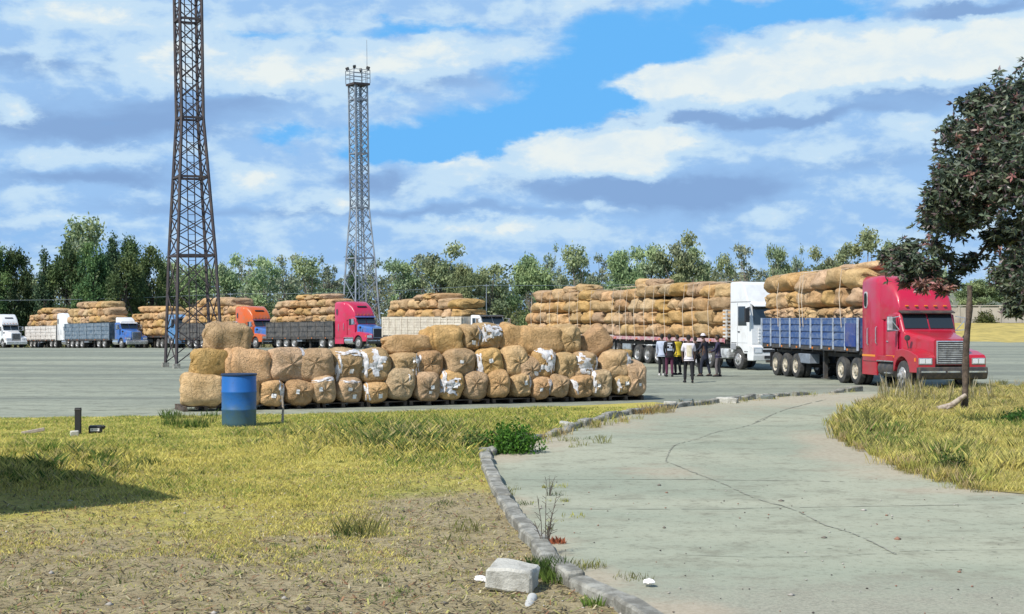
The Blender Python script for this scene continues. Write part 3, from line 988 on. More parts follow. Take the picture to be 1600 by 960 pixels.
def weeds():
    """Scattered weeds along kerbs and tufts."""
    rng = np.random.default_rng(13)
    xs, ys, hs, cs, ws = [], [], [], [], []

    def clump(px, py, r, n, h, col, w=.0045):
        x0, y0 = G(px, py)
        rad = r * np.sqrt(rng.random(n))
        a = rng.uniform(0, 2 * np.pi, n)
        xs.append(x0 + rad * np.cos(a))
        ys.append(y0 + rad * np.sin(a))
        hs.append(rng.uniform(.3, 1, n) * h)
        cs.append(np.array(col)[None] * rng.uniform(.55, 1.25, (n, 1)))
        ws.append(rng.uniform(.6, 1.3, n) * w)
    clump(563, 840, .28, 160, .26, OLV * .8)
    clump(545, 845, .2, 60, .16, DGR)
    clump(855, 905, .22, 420, .22, DGR, .005)
    clump(870, 915, .15, 160, .16, GRN * .7, .005)
    clump(925, 952, .1, 120, .12, GRN, .005)
    clump(530, 862, .16, 90, .07, GRN)
    clump(460, 872, .12, 50, .08, GRN)
    clump(600, 940, .2, 120, .06, GRN)
    clump(690, 940, .15, 70, .05, GRN)
    clump(60, 945, .2, 70, .06, GRN)
    clump(730, 835, .2, 60, .2, OLV * .8)
    clump(712, 850, .2, 40, .14, OLV)
    clump(310, 845, .2, 70, .1, YG)
    clump(990, 905, .2, 60, .06, OLV * .8)
    clump(930, 888, .12, 60, .1, OLV)
    clump(870, 850, .1, 90, .07, np.array((.42, .15, .07)), .012)
    for _ in range(260):
        clump(rng.uniform(0, 900), rng.uniform(760, 955), rng.uniform(.04, .2), int(rng.uniform(10, 40)), rng.uniform(.03, .09), (GRN, OLV, YG, DGR)[rng.integers(0, 4)])
    for _ in range(60):
        clump(rng.uniform(230, 960), rng.uniform(642, 700), rng.uniform(.1, .3), int(rng.uniform(20, 60)), rng.uniform(.06, .2), (OLV, OLV, YG, DGR)[rng.integers(0, 4)])
    for _ in range(46):
        clump(rng.uniform(-10, 230), rng.uniform(705, 762), rng.uniform(.1, .3), int(rng.uniform(30, 90)), rng.uniform(.08, .26), (GRN, DGR, GRN, OLV)[rng.integers(0, 4)], .006)
    for _ in range(30):
        clump(rng.uniform(1060, 1335), 0, .2, 0, .1, OLV)
        q = rng.uniform(1060, 1335)
        clump(q, 637 - (q - 1060) * .09 + rng.uniform(-2, 2), rng.uniform(.1, .5), 26, rng.uniform(.06, .2), (OLV, TAN, YG)[rng.integers(0, 3)])
    for _ in range(26):
        q = rng.uniform(850, 1060)
        clump(q, 683 - (q - 860) * .22 + rng.uniform(-3, 3), rng.uniform(.1, .4), 40, rng.uniform(.08, .26), (OLV, TAN, YG, TAN)[rng.integers(0, 4)])
    clump(1025, 645, .5, 300, .25, TAN * .8)
    clump(1005, 648, .3, 120, .2, np.array((.35, .24, .08)))
    for _ in range(90):
        clump(rng.uniform(100, 770), rng.uniform(690, 800), rng.uniform(.08, .3), int(rng.uniform(15, 70)), rng.uniform(.04, .12), (OLV, OLV, GRN, DGR)[rng.integers(0, 4)], .004)
    for _ in range(420):      # ragged rim of the verge
        a = rng.integers(8, len(LAWN_R) - 9)
        q = LAWN_R[a]
        if q[1] > 8 and q[0] / q[1] < .42:
            qx, qy = pxpy(*q)
            clump(qx + rng.normal() * 9 + 3, qy + rng.normal() * 3, rng.uniform(.06, .25), int(rng.uniform(15, 60)), rng.uniform(.05, .3), (OLV * .8, TAN, YG, YEL)[rng.integers(0, 4)], .0025)
    for pxx, pyy in ((790, 775), (800, 800), (815, 822), (842, 862), (900, 893)):
        clump(pxx, pyy, .12, 40, .12, OLV * .8)
    for i in range(16):
        clump(rng.uniform(235, 335), rng.uniform(652, 672), .25, 40, .25, (GRN * .7, OLV, DGR * 1.3)[i % 3], .01)
    x, y, h, c, w = (np.concatenate(q) for q in (xs, ys, hs, cs, ws))
    o = blades('weeds', x, y, np.full(len(x), .01), h, w, rng.uniform(.15, .6, len(x)), c, rng)
    tag(o, 'weeds and grass tufts along the kerbs and on bare soil', None, kind='stuff')


grass_left()
grass_right()
weeds()
# pebbles on soil and drive
rng = np.random.default_rng(14)
k = 2600
d = 9.8 + 12 * rng.random(k) ** 1.3
x = (rng.random(k) - .5) * d * .8
kp = inside(LAWN_L, x, d) | (rng.random(k) < .22)
x, d = x[kp], d[kp]
k = len(x)
r = rng.uniform(.004, .016, k) * (1 + (rng.random(k) < .06) * 1.6)
octa = np.array([(1, 0, 0), (-1, 0, 0), (0, 1, 0), (0, -1, 0), (0, 0, .6), (0, 0, -.6)])
fo = np.array([(0, 2, 4), (2, 1, 4), (1, 3, 4), (3, 0, 4), (2, 0, 5), (1, 2, 5), (3, 1, 5), (0, 3, 5)])
z = np.where(inside(LAWN_L, x, d), .036, .014)
v = octa[None] * r[:, None, None] * rng.uniform(.7, 1.3, (k, 6, 1)) + np.stack([x, d, z], 1)[:, None]
f = (fo[None] + (np.arange(k) * 6)[:, None, None]).reshape(-1, 3)
c = np.array([(.4, .38, .34), (.2, .18, .15), (.1, .09, .08), (.5, .47, .42), (.33, .2, .13)])[rng.integers(0, 5, k)]
o = link(bpy.data.objects.new('gravel', np_mesh('gravel', v.reshape(-1, 3), f, attr_mat('pebble', .9, 0), np.repeat(c[:, None], 6, 1).reshape(-1, 3))))
tag(o, 'small loose pebbles scattered over soil and drive', None, kind='stuff')

# ------------------------------------------------------------------ bales
def bale_mesh(seed, e=0.42, lump=0.05, pinches=0, flat=False):
    """A stuffed hessian bale in a 1 x 1 x 1 box: x width, y length, z height; ends gathered, sides bulging, rope pinches."""
    r = random.Random(seed)
    nu, nv = 40, 26
    vs, fs = [], []
    off = Vector((seed * 5.3, seed * 2.1, seed * 7.7))
    pin = [r.uniform(-.38, .38) for _ in range(pinches)]
    sag = r.uniform(-.06, .06)

    def sp(c, p):
        return math.copysign(abs(c) ** p, c)
    for j in range(nv + 1):
        ph = -math.pi / 2 + math.pi * j / nv
        for i in range(nu):
            th = 2 * math.pi * i / nu
            y = sp(math.sin(ph), e * 1.05)
            q = abs(math.cos(ph)) ** (e * .8)
            x = q * sp(math.cos(th), e)
            z = q * sp(math.sin(th), e * (1.25 if flat else 1.1))
            p = Vector((x, y, z)) * 0.5
            n1 = mnoise.noise_vector(p * 2.1 + off)
            n2 = mnoise.noise(p * 5.0 + off)
            n3 = mnoise.noise(Vector((p.x * 3, p.y * 3, p.z * 13)) + off)
            k = 1 + lump * 1.5 * n2 + lump * .25 * n3 + lump * .5 * mnoise.noise(p * 11.0 + off)
            for c in pin:
                k -= 0.075 * math.exp(-((p.y - c) / .03) ** 2)
            # folds running in to the gathered ends
            endw = max(0, abs(p.y) * 2 - .72) / .28
            k -= .05 * endw * (0.5 + 0.5 * math.sin(th * 7 + seed * 2 + 3 * n2))
            p = p * k + n1 * lump * 1.7
            p.z += sag * (1 - (p.y * 2) ** 2)
            vs.append(p)
    for j in range(nv):
        for i in range(nu):
            fs.append((j * nu + i, j * nu + (i + 1) % nu, (j + 1) * nu + (i + 1) % nu, (j + 1) * nu + i))
    fs.append(tuple(range(nu))[::-1])
    fs.append(tuple(nv * nu + k for k in range(nu)))
    mb = MB()
    mb.add(vs, fs)
    me = mb.mesh('bale', MAT['burlap'], smooth=1.2)
    return me, BVHTree.FromPolygons([v.co for v in me.vertices], [p.vertices[:] for p in me.polygons])


SOFT = [bale_mesh(s, .60, .040, 0) for s in range(1, 8)]              # end-on, stacked on the ground
LONG = [bale_mesh(s, .50, .045, 1 + s % 3) for s in range(11, 19)]    # lying lengthwise


LOADED = [bale_mesh(s, .52, .046, 1 + s % 3) for s in range(31, 39)]   # squashed square in the loads


def patch(var, cx, cz, w, h, seed, ragged=0.0, axis='y', off=0.014):
    """A sheet lying on the near (-y) or side face of a bale."""
    me, bvh = var
    n = 21 if ragged else 7
    vs, idx, fs = [], {}, []
    for j in range(n):
        for i in range(n):
            a, b = cx + w * (i / (n - 1) - .5), cz + h * (j / (n - 1) - .5)
            if ragged:
                u, v = i * 8 / (n - 1), j * 8 / (n - 1)
                q = mnoise.noise(Vector((u * .45 + seed * 3.3, v * .45, seed))) + .35 * mnoise.noise(Vector((u * 1.4, v * 1.4 + seed, seed * 2.1)))
                e = max(abs(i / (n - 1) - .5), abs(j / (n - 1) - .5)) * 2
                if q + ragged - e * .75 < 0:
                    continue
            o, dr = (Vector((a, -2, b)), Vector((0, 1, 0))) if axis == 'y' else (Vector((a, b, 2)), Vector((0, 0, -1)))
            loc, nrm, _i, _d = bvh.ray_cast(o, dr)
            if loc is None:
                continue
            if nrm.dot(dr) > 0:
                nrm = -nrm
            idx[i, j] = len(vs)
            vs.append(loc + nrm * (off + (.012 * mnoise.noise(Vector((i, j, seed * 2.2))) if ragged else 0)))
    for (i, j) in idx:
        q = [(i, j), (i + 1, j), (i + 1, j + 1), (i, j + 1)]
        if all(k in idx for k in q):
            fs.append([idx[k] for k in q])
    if not fs:
        return None
    # one sheet is one piece: keep the largest
    best, left = [], set(range(len(fs)))
    while left:
        grp, todo = [], [left.pop()]
        while todo:
            a = todo.pop()
            grp.append(a)
            nb = [b for b in left if set(fs[a]) & set(fs[b])]
            left -= set(nb)
            todo += nb
        if len(grp) > len(best):
            best = grp
    fs = [fs[a] for a in best]
    use = sorted({i for f in fs for i in f})
    re_ = {a: i for i, a in enumerate(use)}
    mb = MB()
    mb.add([vs[i] for i in use], [[re_[i] for i in f] for f in fs])
    return mb


def make_bale(var, loc, size, rz, label, group, tilt=(0, 0)):
    o = link(bpy.data.objects.new('bale', var[0]))
    o.location = loc
    o.scale = size
    o.rotation_euler = (tilt[0], tilt[1], rz)
    return tag(o, label, 'bale', group)


PA, PB = Vector(G(288, 645)), Vector(G(1015, 626))
PD = (PB - PA).normalized()
PN = Vector((-PD.y, PD.x))
PROT = math.atan2(PD.y, PD.x)


def on_row(px, back):
    """Where the sight line through column px meets the stack's front plane moved BACK metres in."""
    s = (px - 800) / F
    a = PA + PN * back
    t = (s * a.y - a.x) / (PD.x - s * PD.y)
    return a + PD * t


br = random.Random(21)
PILE = []
# (x0, x1, y0, y1, row, long?, tilt, extras)  columns and rows read off the photograph
BOT = [(288, 352, 592, 640, 'L'), (352, 408, 598, 642, 'L'), (408, 450, 606, 644, 'TP'), (448, 490, 600, 636, 'T'), (489, 528, 598, 637, 'TE'), (528, 569, 600, 637, 'TTE'), (572, 609, 604, 634, 'TP'),
       (607, 651, 586, 634, 'R'), (652, 692, 590, 632, 'TT'), (691, 729, 581, 624, 'TPP'), (731, 768, 586, 628, ''), (767, 801, 589, 629, ''), (801, 835, 592, 627, 'TP'), (835, 864, 592, 626, 'TP'),
       (862, 893, 591, 624, ''), (892, 928, 592, 626, 'P'), (928, 962, 583, 624, 'TP'), (963, 989, 587, 616, 'TP'), (984, 1016, 573, 622, 'T')]
MID = [(304, 362, 549, 593, 'L'), (350, 428, 553, 606, 'L'), (420, 488, 547, 598, 'P'), (469, 525, 547, 597, ''), (523, 568, 545, 599, 'TPE'), (566, 614, 550, 598, 'TPPP'), (614, 659, 551, 592, 'TPR'),
       (654, 700, 549, 591, 'P'), (699, 745, 547, 589, 'T'), (749, 792, 549, 592, 'TP'), (790, 826, 545, 590, ''), (812, 846, 564, 598, 'TT'), (839, 871, 546, 592, 'PPPT'), (869, 903, 551, 593, ''),
       (899, 938, 550, 592, 'TPPP'), (946, 992, 550, 593, 'P')]
TOP = [(324, 393, 508, 551, 'LTP'), (604, 676, 527, 553, 'L'), (671, 728, 512, 553, 'L'), (724, 754, 511, 548, 'TP'), (750, 788, 507, 546, 'PPTE'), (785, 842, 527, 580, 'D'), (812, 880, 510, 553, 'L'),
       (876, 914, 509, 552, ''), (910, 960, 522, 570, 'D')]
DESC = {'T': 'with a white tag', 'P': 'with loose white plastic', '': 'plain', 'L': 'long'}


def ground_bale(row, i, n, x0, x1, y0, y1, ex, back):
    cx, cy = (x0 + x1) / 2, (y0 + y1) / 2
    f = on_row(cx, back)
    sc = F / f.y
    long = 'L' in ex or 'D' in ex
    # the row lies turned to the sight line, so its pixels are a little foreshortened
    w = (x1 - x0) / sc / (PD.x - PD.y * (cx - 800) / F) * 1.06
    h = max(.5, (y1 - y0) / sc) * 1.12
    z = H + (HOR - cy) / sc
    dep = br.uniform(1.0, 1.25) if not long else br.uniform(.8, .95)
    p = f + PN * (dep / 2 - .05 + br.uniform(-.05, .08))
    zb = {'bottom': .12, 'middle': .6, 'top': 1.2}[row]
    z = max(z, zb + h / 2)
    var = (LONG if long else SOFT)[br.randrange(7)]
    if long:      # length along the row
        size, rz = (dep, w, h), PROT + math.pi / 2
    else:
        size, rz = (w, dep, h), PROT
    rz += br.uniform(-.2, .2)
    tilt = (br.uniform(-.1, .1), br.uniform(-.16, .16))
    if 'D' in ex:
        tilt = (-.55, 0) if x0 > 900 else (.45, 0)
        size = (dep * .9, w * .98, h * .8)
    bits = []
    if long:
        bits.append('long' if 'D' not in ex else 'long slanting')
    tagw = 'white tags' if 'TT' in ex else ('white tag' if 'T' in ex else '')
    plw = ('much torn plastic' if 'PP' in ex else 'torn plastic') if 'P' in ex else ''
    withw = ' and '.join(q for q in (tagw, plw) if q)
    label = (' '.join(bits) + ' ' if bits else '') + 'hessian bale' + (' with ' + withw if withw else '') + f', {ORD[i]} in {row} row of ground stack'
    o = make_bale(var, (p.x, p.y, z), size, rz, label, f'{row} row of the bale stack on the yard', tilt)

    def put(name, m, mb):
        if mb is None:
            return
        k = mb.build(name, m, None, smooth=1.0)
        k.parent = o
    ax = 'y'
    if long:      # its near face is the +x side: show tag or plastic on the upper side instead
        if 'T' in ex or 'P' in ex:
            put('plastic_strip', MAT['plastic'], patch(var, 0.1, -.15, .5, .09, i + .5, .55, 'z'))
        return o
    nt = ex.count('T')
    for k in range(nt):
        put('paper_tag', MAT['paper'], patch(var, br.uniform(-.16, .2), br.uniform(-.25, .1), br.uniform(.14, .2) * .62 / w, br.uniform(.12, .2) * .62 / h, k))
    for k in range(ex.count('P')):
        s = br.choice((-1, 1))
        if k == 0:
            put('plastic_sheet', MAT['plastic'], patch(var, s * .34, br.uniform(-.1, .2), .24, .8, i * 3.1 + k, .55))
        else:
            put('plastic_sheet', MAT['plastic'], patch(var, br.uniform(-.2, .2), br.uniform(.0, .25), .75, .6, i * 3.1 + k, .55))
    if 'E' in ex:
        put('plastic_sheet', MAT['plastic'], patch(var, 0, .38, .8, .14, i * 1.7, .6))
    if 'R' in ex:
        put('paper_tag', MAT['paper'], patch(var, .18, .2, .12, .22, 5, .5))
    return o


for row, rows, back in (('bottom', BOT, 0.1), ('middle', MID, 0.28), ('top', TOP, 0.62)):
    for i, (x0, x1, y0, y1, ex) in enumerate(rows):
        ground_bale(row, i, len(rows), x0, x1, y0, y1, ex, back)
# the rows behind, of which only shadowed bits show between the front bales
for k, (z, m, x0, x1) in enumerate(((.48, 9, 330, 1000), (1.15, 8, 440, 985))):
    for i in range(m):
        px = x0 + (x1 - x0) * (i + .5) / m
        f = on_row(px, 1.75)
        make_bale(LONG[(i * 3 + k) % 8], (f.x, f.y, z), (.85, 1.45, .76), PROT + math.pi / 2 + br.uniform(-.06, .06),
                  'shadowed hessian bale glimpsed through gaps behind the front rows of the ground stack', 'bales behind the front rows of the ground stack')
# pallets under the stack
np_ = 11
pal = None
for i in range(np_):
    c = PA + (PB - PA) * ((i + .5) / np_) + PN * .92
    L = (PB - PA).length / np_ - .07
    if pal is None:
        pal = MB()
        for k in range(5):
            pal.span(-L / 2, L / 2, -.62 + k * .28, -.62 + k * .28 + .17, .115, .14)
        for k in (-1, 0, 1):
            pal.span(k * (L / 2 - .05) - .045, k * (L / 2 - .05) + .045, -.62, .66, .025, .113)
            pal.span(k * (L / 2 - .05) - .06, k * (L / 2 - .05) + .06, -.62, .66, .003, .024)
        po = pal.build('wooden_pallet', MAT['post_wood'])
    else:
        po = link(bpy.data.objects.new('wooden_pallet', po.data))
    po.location = (c.x, c.y, 0.002)
    po.rotation_euler = (0, 0, PROT + br.uniform(-.02, .02))
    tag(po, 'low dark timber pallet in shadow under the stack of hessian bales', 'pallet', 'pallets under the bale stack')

# ------------------------------------------------------------------ drum, posts and small things on the lawn
x, y = G(373.5, 668)
drum = thing('plastic_drum', 'tall open blue plastic drum with grimy lower half before the bale stack', 'drum', (x, y, 0.02), .3)


def drum_mat():
    m, t, b = new_mat('drum_blue')
    tc = t.n('ShaderNodeTexCoord')
    sep = t.n('ShaderNodeSeparateXYZ')
    t.link(tc.outputs['Object'], sep.inputs[0])
    nz = t.noise(tc.outputs['Object'], 3.5, 7, 0.7)
    n2 = t.noise(tc.outputs['Object'], 14, 5, 0.7)
    k = t.m('ADD', sep.outputs[2], t.m('MULTIPLY_ADD', nz, 0.9, -0.45))
    c = t.mix(t.step(k, 0.80, 0.12), (0.010, 0.115, 0.40), (0.045, 0.105, 0.14))
    c = t.mix(t.m('MULTIPLY', t.step(n2, 0.55, 0.75), 0.5), c, (0.02, 0.05, 0.09))
    t.link(c, b.inputs['Base Color'])
    b.inputs['Roughness'].default_value = 0.45
    return m


R, HD = 0.385, 1.17
prof = [(R * .93, 0), (R * .97, .02), (R * .985, .1), (R * .99, .36), (R * 1.012, .375), (R * 1.012, .40), (R * .99, .415), (R * .995, .75), (R * 1.015, .765), (R * 1.015, .79), (R * .995, .805), (R * .985, HD - .05), (R * .96, HD - .02),
        (R * .93, HD - .02), (R * .93, .06), (0.001, .05)]
mb = MB()
mb.lathe(prof, 40)
mb.build('drum_body', drum_mat(), drum, smooth=.6)
mb = MB()
mb.lathe([(R * .95, HD - .03), (R * 1.03, HD - .03), (R * 1.035, HD), (R * .99, HD + .012), (R * .945, HD)], 40)
mb.build('rim', mat('drum_rim', (0.012, 0.03, 0.075), .5), drum, smooth=.6)

x, y = G(122, 681)
mb = MB()
mb.span(-.06, .06, -.045, .045, 0, .56)
mb.span(-.065, .065, -.05, .05, .5, .53)
o = mb.build('marker_post', MAT['black'], bevel=.008)
o.location = (x, y, .02)
tag(o, 'short black marker post standing on the grass at the yard edge', 'post')
mb = MB()
rough_block(mb, (0, 0, .05), (.16, .12, .12), .4, 91, .02)
o = mb.build('loose_stone', MAT['kerb_white'], smooth=.6)
o.location = (*G(116, 684), .02)
tag(o, 'small pale stone at the foot of the short black post', 'stone')
x, y = G(150, 679)
can = thing('jerry_can', 'small black can with white label lying on the grass beside the post', 'can', (x, y, .02), .25)
mb = MB()
mb.span(-.15, .13, -.1, .1, .0, .17)
mb.build('can_body', MAT['black'], can, bevel=.035)
mb = MB()
mb.tube([(.13, 0, .10), (.17, 0, .16)], .035, 10)
mb.build('spout', MAT['black'], can, smooth=.7)
mb = MB()
mb.span(-.11, .07, -.104, -.101, .055, .115)
mb.span(-.09, -.05, -.106, -.1045, .075, .098, 1)
mb.span(-.035, .045, -.106, -.1045, .082, .092, 1)
mb.build('can_label', [MAT['paper'], mat('label_print', (.25, .23, .3), .7)], can)
x, y = G(56, 681)
mb = MB()
mb.bar((-.28, -.05, .05), (.16, .06, .13), .1, .07)
o = mb.build('timber_offcut', MAT['pale_wood'], bevel=.012)
o.location = (x, y, .0)
tag(o, 'short pale timber offcut lying tipped on the grass', 'timber')
x, y = G(441, 664)
mb = MB()
mb.tube([(0, 0, 0), (.02, 0, .35), (0, .02, .66)], [.03, .026, .022], 8)
o = mb.build('wooden_peg', MAT['pale_wood'], smooth=.8)
o.location = (x, y, .01)
tag(o, 'thin wooden peg standing in the grass just past the blue drum', 'peg')

# leaning wooden post and the plank at its foot
x, y = G(1506, 643)
mb = MB()
pts, rs = [], []
for i in range(12):
    s = i / 11
    pts.append((.15 * s + .02 * math.sin(s * 9), .02 * math.sin(s * 7), 3.32 * s))
    rs.append(.094 - .02 * s + .008 * math.sin(i * 2.3))
mb.tube(pts, rs, 14)
for v in range(len(mb.v)):
    p = Vector(mb.v[v])
    mb.v[v] = tuple(p + mnoise.noise_vector(Vector((p.x * 9, p.y * 9, p.z * 2.2))) * .018)
o = mb.build('wooden_post', MAT['post_wood'], smooth=.9)
o.location = (x, y, -.02)
tag(o, 'tall dark weathered wooden post leaning slightly on the grass verge', 'post')
o = MB().tube([(-.78, -.25, .08), (-.4, -.2, .16), (.0, -.16, .44)], [.07, .085, .055], 9).tube([(-.4, -.2, .16), (-.55, -.32, .08)], [.06, .03], 7).build('broken_branch', MAT['pale_wood'], smooth=.8)
o.location = (x, y, .0)
tag(o, 'pale broken branch propped against the foot of the wooden post', 'branch')

# ------------------------------------------------------------------ gatehouse whose roof corner throws the shadow on the lawn
gx, gy = -6.30, 16.70
e1 = Vector((-.624, .78, 0)).normalized()          # along the wall facing the yard
gate = thing('gatehouse', 'small brick gatehouse with flat concrete roof out at the side of the lawn', 'building', (gx, gy, 0), math.atan2(e1.y, e1.x))
mb = MB()      # local x runs along the yard wall, local y away from the lawn
LY = 1
mb.span(.3, 7.2, .3, 4.5, 0, 2.75)
bm_brick, t, b = new_mat('brick')
tcb = t.n('ShaderNodeTexCoord')
bk = t.n('ShaderNodeTexBrick')
bk.inputs['Scale'].default_value = 4.0
bk.inputs['Color1'].default_value = (.30, .12, .07, 1)
bk.inputs['Color2'].default_value = (.23, .09, .06, 1)
bk.inputs['Mortar'].default_value = (.35, .32, .28, 1)
bk.inputs['Mortar Size'].default_value = .012
mpb = t.n('ShaderNodeMapping')
mpb.inputs['Rotation'].default_value = (math.radians(90), 0, 0)
t.link(tcb.outputs['Object'], mpb.inputs[0])
t.link(mpb.outputs[0], bk.inputs['Vector'])
t.link(bk.outputs[0], b.inputs['Base Color'])
b.inputs['Roughness'].default_value = .9
mb.build('wall', bm_brick, gate)
mb = MB()
mb.span(-.05, 7.55, -.05, 4.85, 2.752, 2.95)
mb.build('roof', MAT['kerb'], gate, bevel=.02)
for k in (1.6, 4.6):
    mb = MB()
    mb.span(k, k + 1.3, .22, .296, 1.0, 2.1)
    w = mb.build('window', MAT['chrome'], gate)
    mb = MB()
    mb.span(k + .06, k + 1.24, .20, .215, 1.06, 2.04)
    mb.build('pane', MAT['glass'], w)

# ------------------------------------------------------------------ lattice towers
MAT['tower_dark'] = mat('tower_rust', (0.05, 0.042, 0.05), .7, .2, wear=(0.085, 0.065, 0.055), wear_amt=.4, scale=2)
MAT['tower_grey'] = mat('tower_galv', (0.27, 0.31, 0.36), .6, .2, wear=(0.16, 0.18, 0.21), wear_amt=.4, scale=2)


def tower(root, prof, m, leg, brc, panels, rings, spread, horiz):
    """prof: (z, side half-width). One mesh per face, plus legs and rings."""
    def hw(z):
        for (z0, a), (z1, b_) in zip(prof, prof[1:]):
            if z <= z1:
                return a + (b_ - a) * (z - z0) / (z1 - z0)
        return prof[-1][1]
    zs = sorted(set([p[0] for p in prof]))
    for sx, sy in ((1, 1), (1, -1), (-1, -1), (-1, 1)):
        mb = MB()
        for z0, z1 in zip(zs, zs[1:]):
            mb.bar((sx * hw(z0), sy * hw(z0), z0), (sx * hw(z1), sy * hw(z1), z1), leg)
        mb.build('leg', m, root)
    for f in range(4):
        mb = MB()
        c, s = math.cos(f * math.pi / 2), math.sin(f * math.pi / 2)

        def q(u, z):
            a = hw(z)
            x_, y_ = u * a, a
            return (x_ * c - y_ * s, x_ * s + y_ * c, z)
        for z0, z1 in zip(panels, panels[1:]):
            zm = (z0 + z1) / 2
            mb.bar(q(-1, z0), q(1, z1), brc)
            mb.bar(q(1, z0), q(-1, z1), brc)
            if horiz:
                mb.bar(q(-1, z0), q(1, z0), brc * .8)
        mb.build('bracing', m, root)
    for z in rings:
        mb = MB()
        a = hw(z)
        for p0, p1 in (((-a, -a), (a, -a)), ((a, -a), (a, a)), ((a, a), (-a, a)), ((-a, a), (-a, -a))):
            mb.bar((*p0, z), (*p1, z), leg * .95)
        mb.build('ring', m, root)
    for sx, sy in ((1, 1), (1, -1), (-1, -1), (-1, 1)):
        mb = MB()
        a = hw(0)
        mb.span(sx * a - spread, sx * a + spread, sy * a - spread, sy * a + spread, 0, .25)
        mb.build('footing', MAT['kerb'], root)


d1 = 71.0
s1 = F / d1
zz = lambda py, s: H + (HOR - py) / s
xb, yb = (303 - 800) / F * d1, d1
t1 = thing('lattice_tower', 'tall dark rusty lattice tower standing on the yard behind the blue drum', 'tower', (xb, yb, 0), math.radians(27))
t1.rotation_euler = (0, math.radians(-.95), math.radians(27))
k1 = 1 / (s1 * 1.345 * 2)
prof1 = [(0, 97 * k1), (zz(400, s1), 79 * k1), (zz(278, s1), 60 * k1), (zz(186, s1), 45.5 * k1), (zz(-260, s1), 46.5 * k1)]
pan = [0.25, 1.9, zz(460, s1), zz(400, s1)]
z = zz(400, s1)
while z < zz(278, s1) - .1:
    z += (zz(278, s1) - zz(400, s1)) / 4
    pan.append(z)
n = 3
for i in range(n):
    pan.append(zz(278, s1) + (zz(186, s1) - zz(278, s1)) * (i + 1) / n)
z0 = zz(186, s1)
for i in range(15):
    pan.append(z0 + (zz(-260, s1) - z0) * (i + 1) / 15)
tower(t1, prof1, MAT['tower_dark'], .115, .048, pan, [zz(q, s1) for q in (400, 278, 186, 33, -120, -258)], .16, False)
mb = MB()
zl = .5
for sx in (-.18, .18):
    mb.bar((sx, -.0, 1.2), (sx, 0, zz(-255, s1)), .045)
i = 0
while zl < zz(-255, s1):
    zl += .33
    mb.bar((-.18, 0, zl + .6), (.18, 0, zl + .6), .025)
mb.build('ladder', MAT['tower_dark'], t1)

d2 = 126.0
s2 = F / d2
t2 = thing('floodlight_tower', 'slender grey lattice floodlight tower with railed platform rising behind the red and blue truck', 'tower', ((565 - 800) / F * d2, d2, gz(0, d2) - .05), 0)
t2.rotation_euler = (0, math.radians(-.9), math.radians(34))
k2 = 1 / (s2 * 1.38 * 2)
ztop = zz(131, s2)
prof2 = [(0, 66 * k2), (zz(400, s2), 45 * k2), (zz(320, s2), 29.5 * k2), (ztop, 29.5 * k2)]
pan = [.2]
for a, b_, n in ((.2, zz(400, s2), 4), (zz(400, s2), zz(320, s2), 4), (zz(320, s2), ztop, 14)):
    pan += [a + (b_ - a) * (i + 1) / n for i in range(n)]
tower(t2, prof2, MAT['tower_grey'], .12, .055, pan, [zz(q, s2) for q in (400, 321, 237, 153)], .3, False)
mb = MB()
for sx in (-.15, .15):
    mb.bar((sx, 0, 1.0), (sx, 0, ztop), .07)
for i in range(60):
    mb.bar((-.15, 0, 1.2 + i * .36), (.15, 0, 1.2 + i * .36), .04)
mb.build('ladder', MAT['tower_grey'], t2)
pw = .80
mb = MB()
mb.span(-pw, pw, -pw, pw, ztop, ztop + .18)
mb.build('platform', MAT['tower_dark'], t2)
mb = MB()
for a in (-pw, 0, pw):
    for b_ in (-pw, 0, pw):
        if abs(a) == pw or abs(b_) == pw:
            mb.bar((a, b_, ztop + .18), (a, b_, ztop + 1.35), .05)
for zr in (.65, 1.0, 1.35):
    for p0, p1 in (((-pw, -pw), (pw, -pw)), ((pw, -pw), (pw, pw)), ((pw, pw), (-pw, pw)), ((-pw, pw), (-pw, -pw))):
        mb.bar((*p0, ztop + zr), (*p1, ztop + zr), .045)
mb.build('railing', MAT['tower_grey'], t2)
for sx, sy in ((-1, -1), (1, -1), (1, 1), (-1, 1)):
    mb = MB()
    c0 = Vector((sx * pw * .85, sy * pw * .85, ztop + 1.55))
    mb.box(c0, (.3, .22, .26), Matrix.Rotation(math.atan2(sy, sx), 3, 'Z') @ Matrix.Rotation(.35, 3, 'Y'))
    mb.bar((c0.x, c0.y, ztop + 1.3), tuple(c0), .06)
    mb.build('floodlight', MAT['black'], t2, bevel=.03)
mb = MB()
mb.tube([(pw * .9, -pw * .5, ztop + .2), (pw * .92, -pw * .5, ztop + 4.1)], [.035, .02], 6)
mb.build('lightning_rod', MAT['tower_grey'], t2)

# overhead cable on thin poles behind the trucks
CP = [(-130, 470, 181), (360, 460.5, 182), (760, 447, 183), (1240, 437, 184)]
poles = [at(px, py, d) for px, py, d in CP]
for i, p in enumerate(poles):
    mb = MB()
    mb.tube([(0, 0, -1.9), (0, 0, p[2] + .25)], [.06, .045], 8)
    mb.bar((-.35, 0, p[2] + .02), (.35, 0, p[2] + .02), .07)
    o = mb.build('cable_pole', MAT['tower_grey'], smooth=.7)
    o.location = (p[0], p[1], 0)
    tag(o, ('thin grey cable pole off beyond the white bonneted truck', 'thin grey cable pole behind the orange cab', 'thin grey cable pole behind the cream trailer load', 'thin grey cable pole behind the tall white cab')[i], 'pole')
mb = MB()
for a, b_ in zip(poles, poles[1:]):
    a, b_ = Vector(a), Vector(b_)
    pts = []
    for i in range(17):
        s = i / 16
        q = a.lerp(b_, s)
        q.z += .1 - .35 * 4 * s * (1 - s)
        pts.append(q)
    mb.tube(pts, .026, 5)
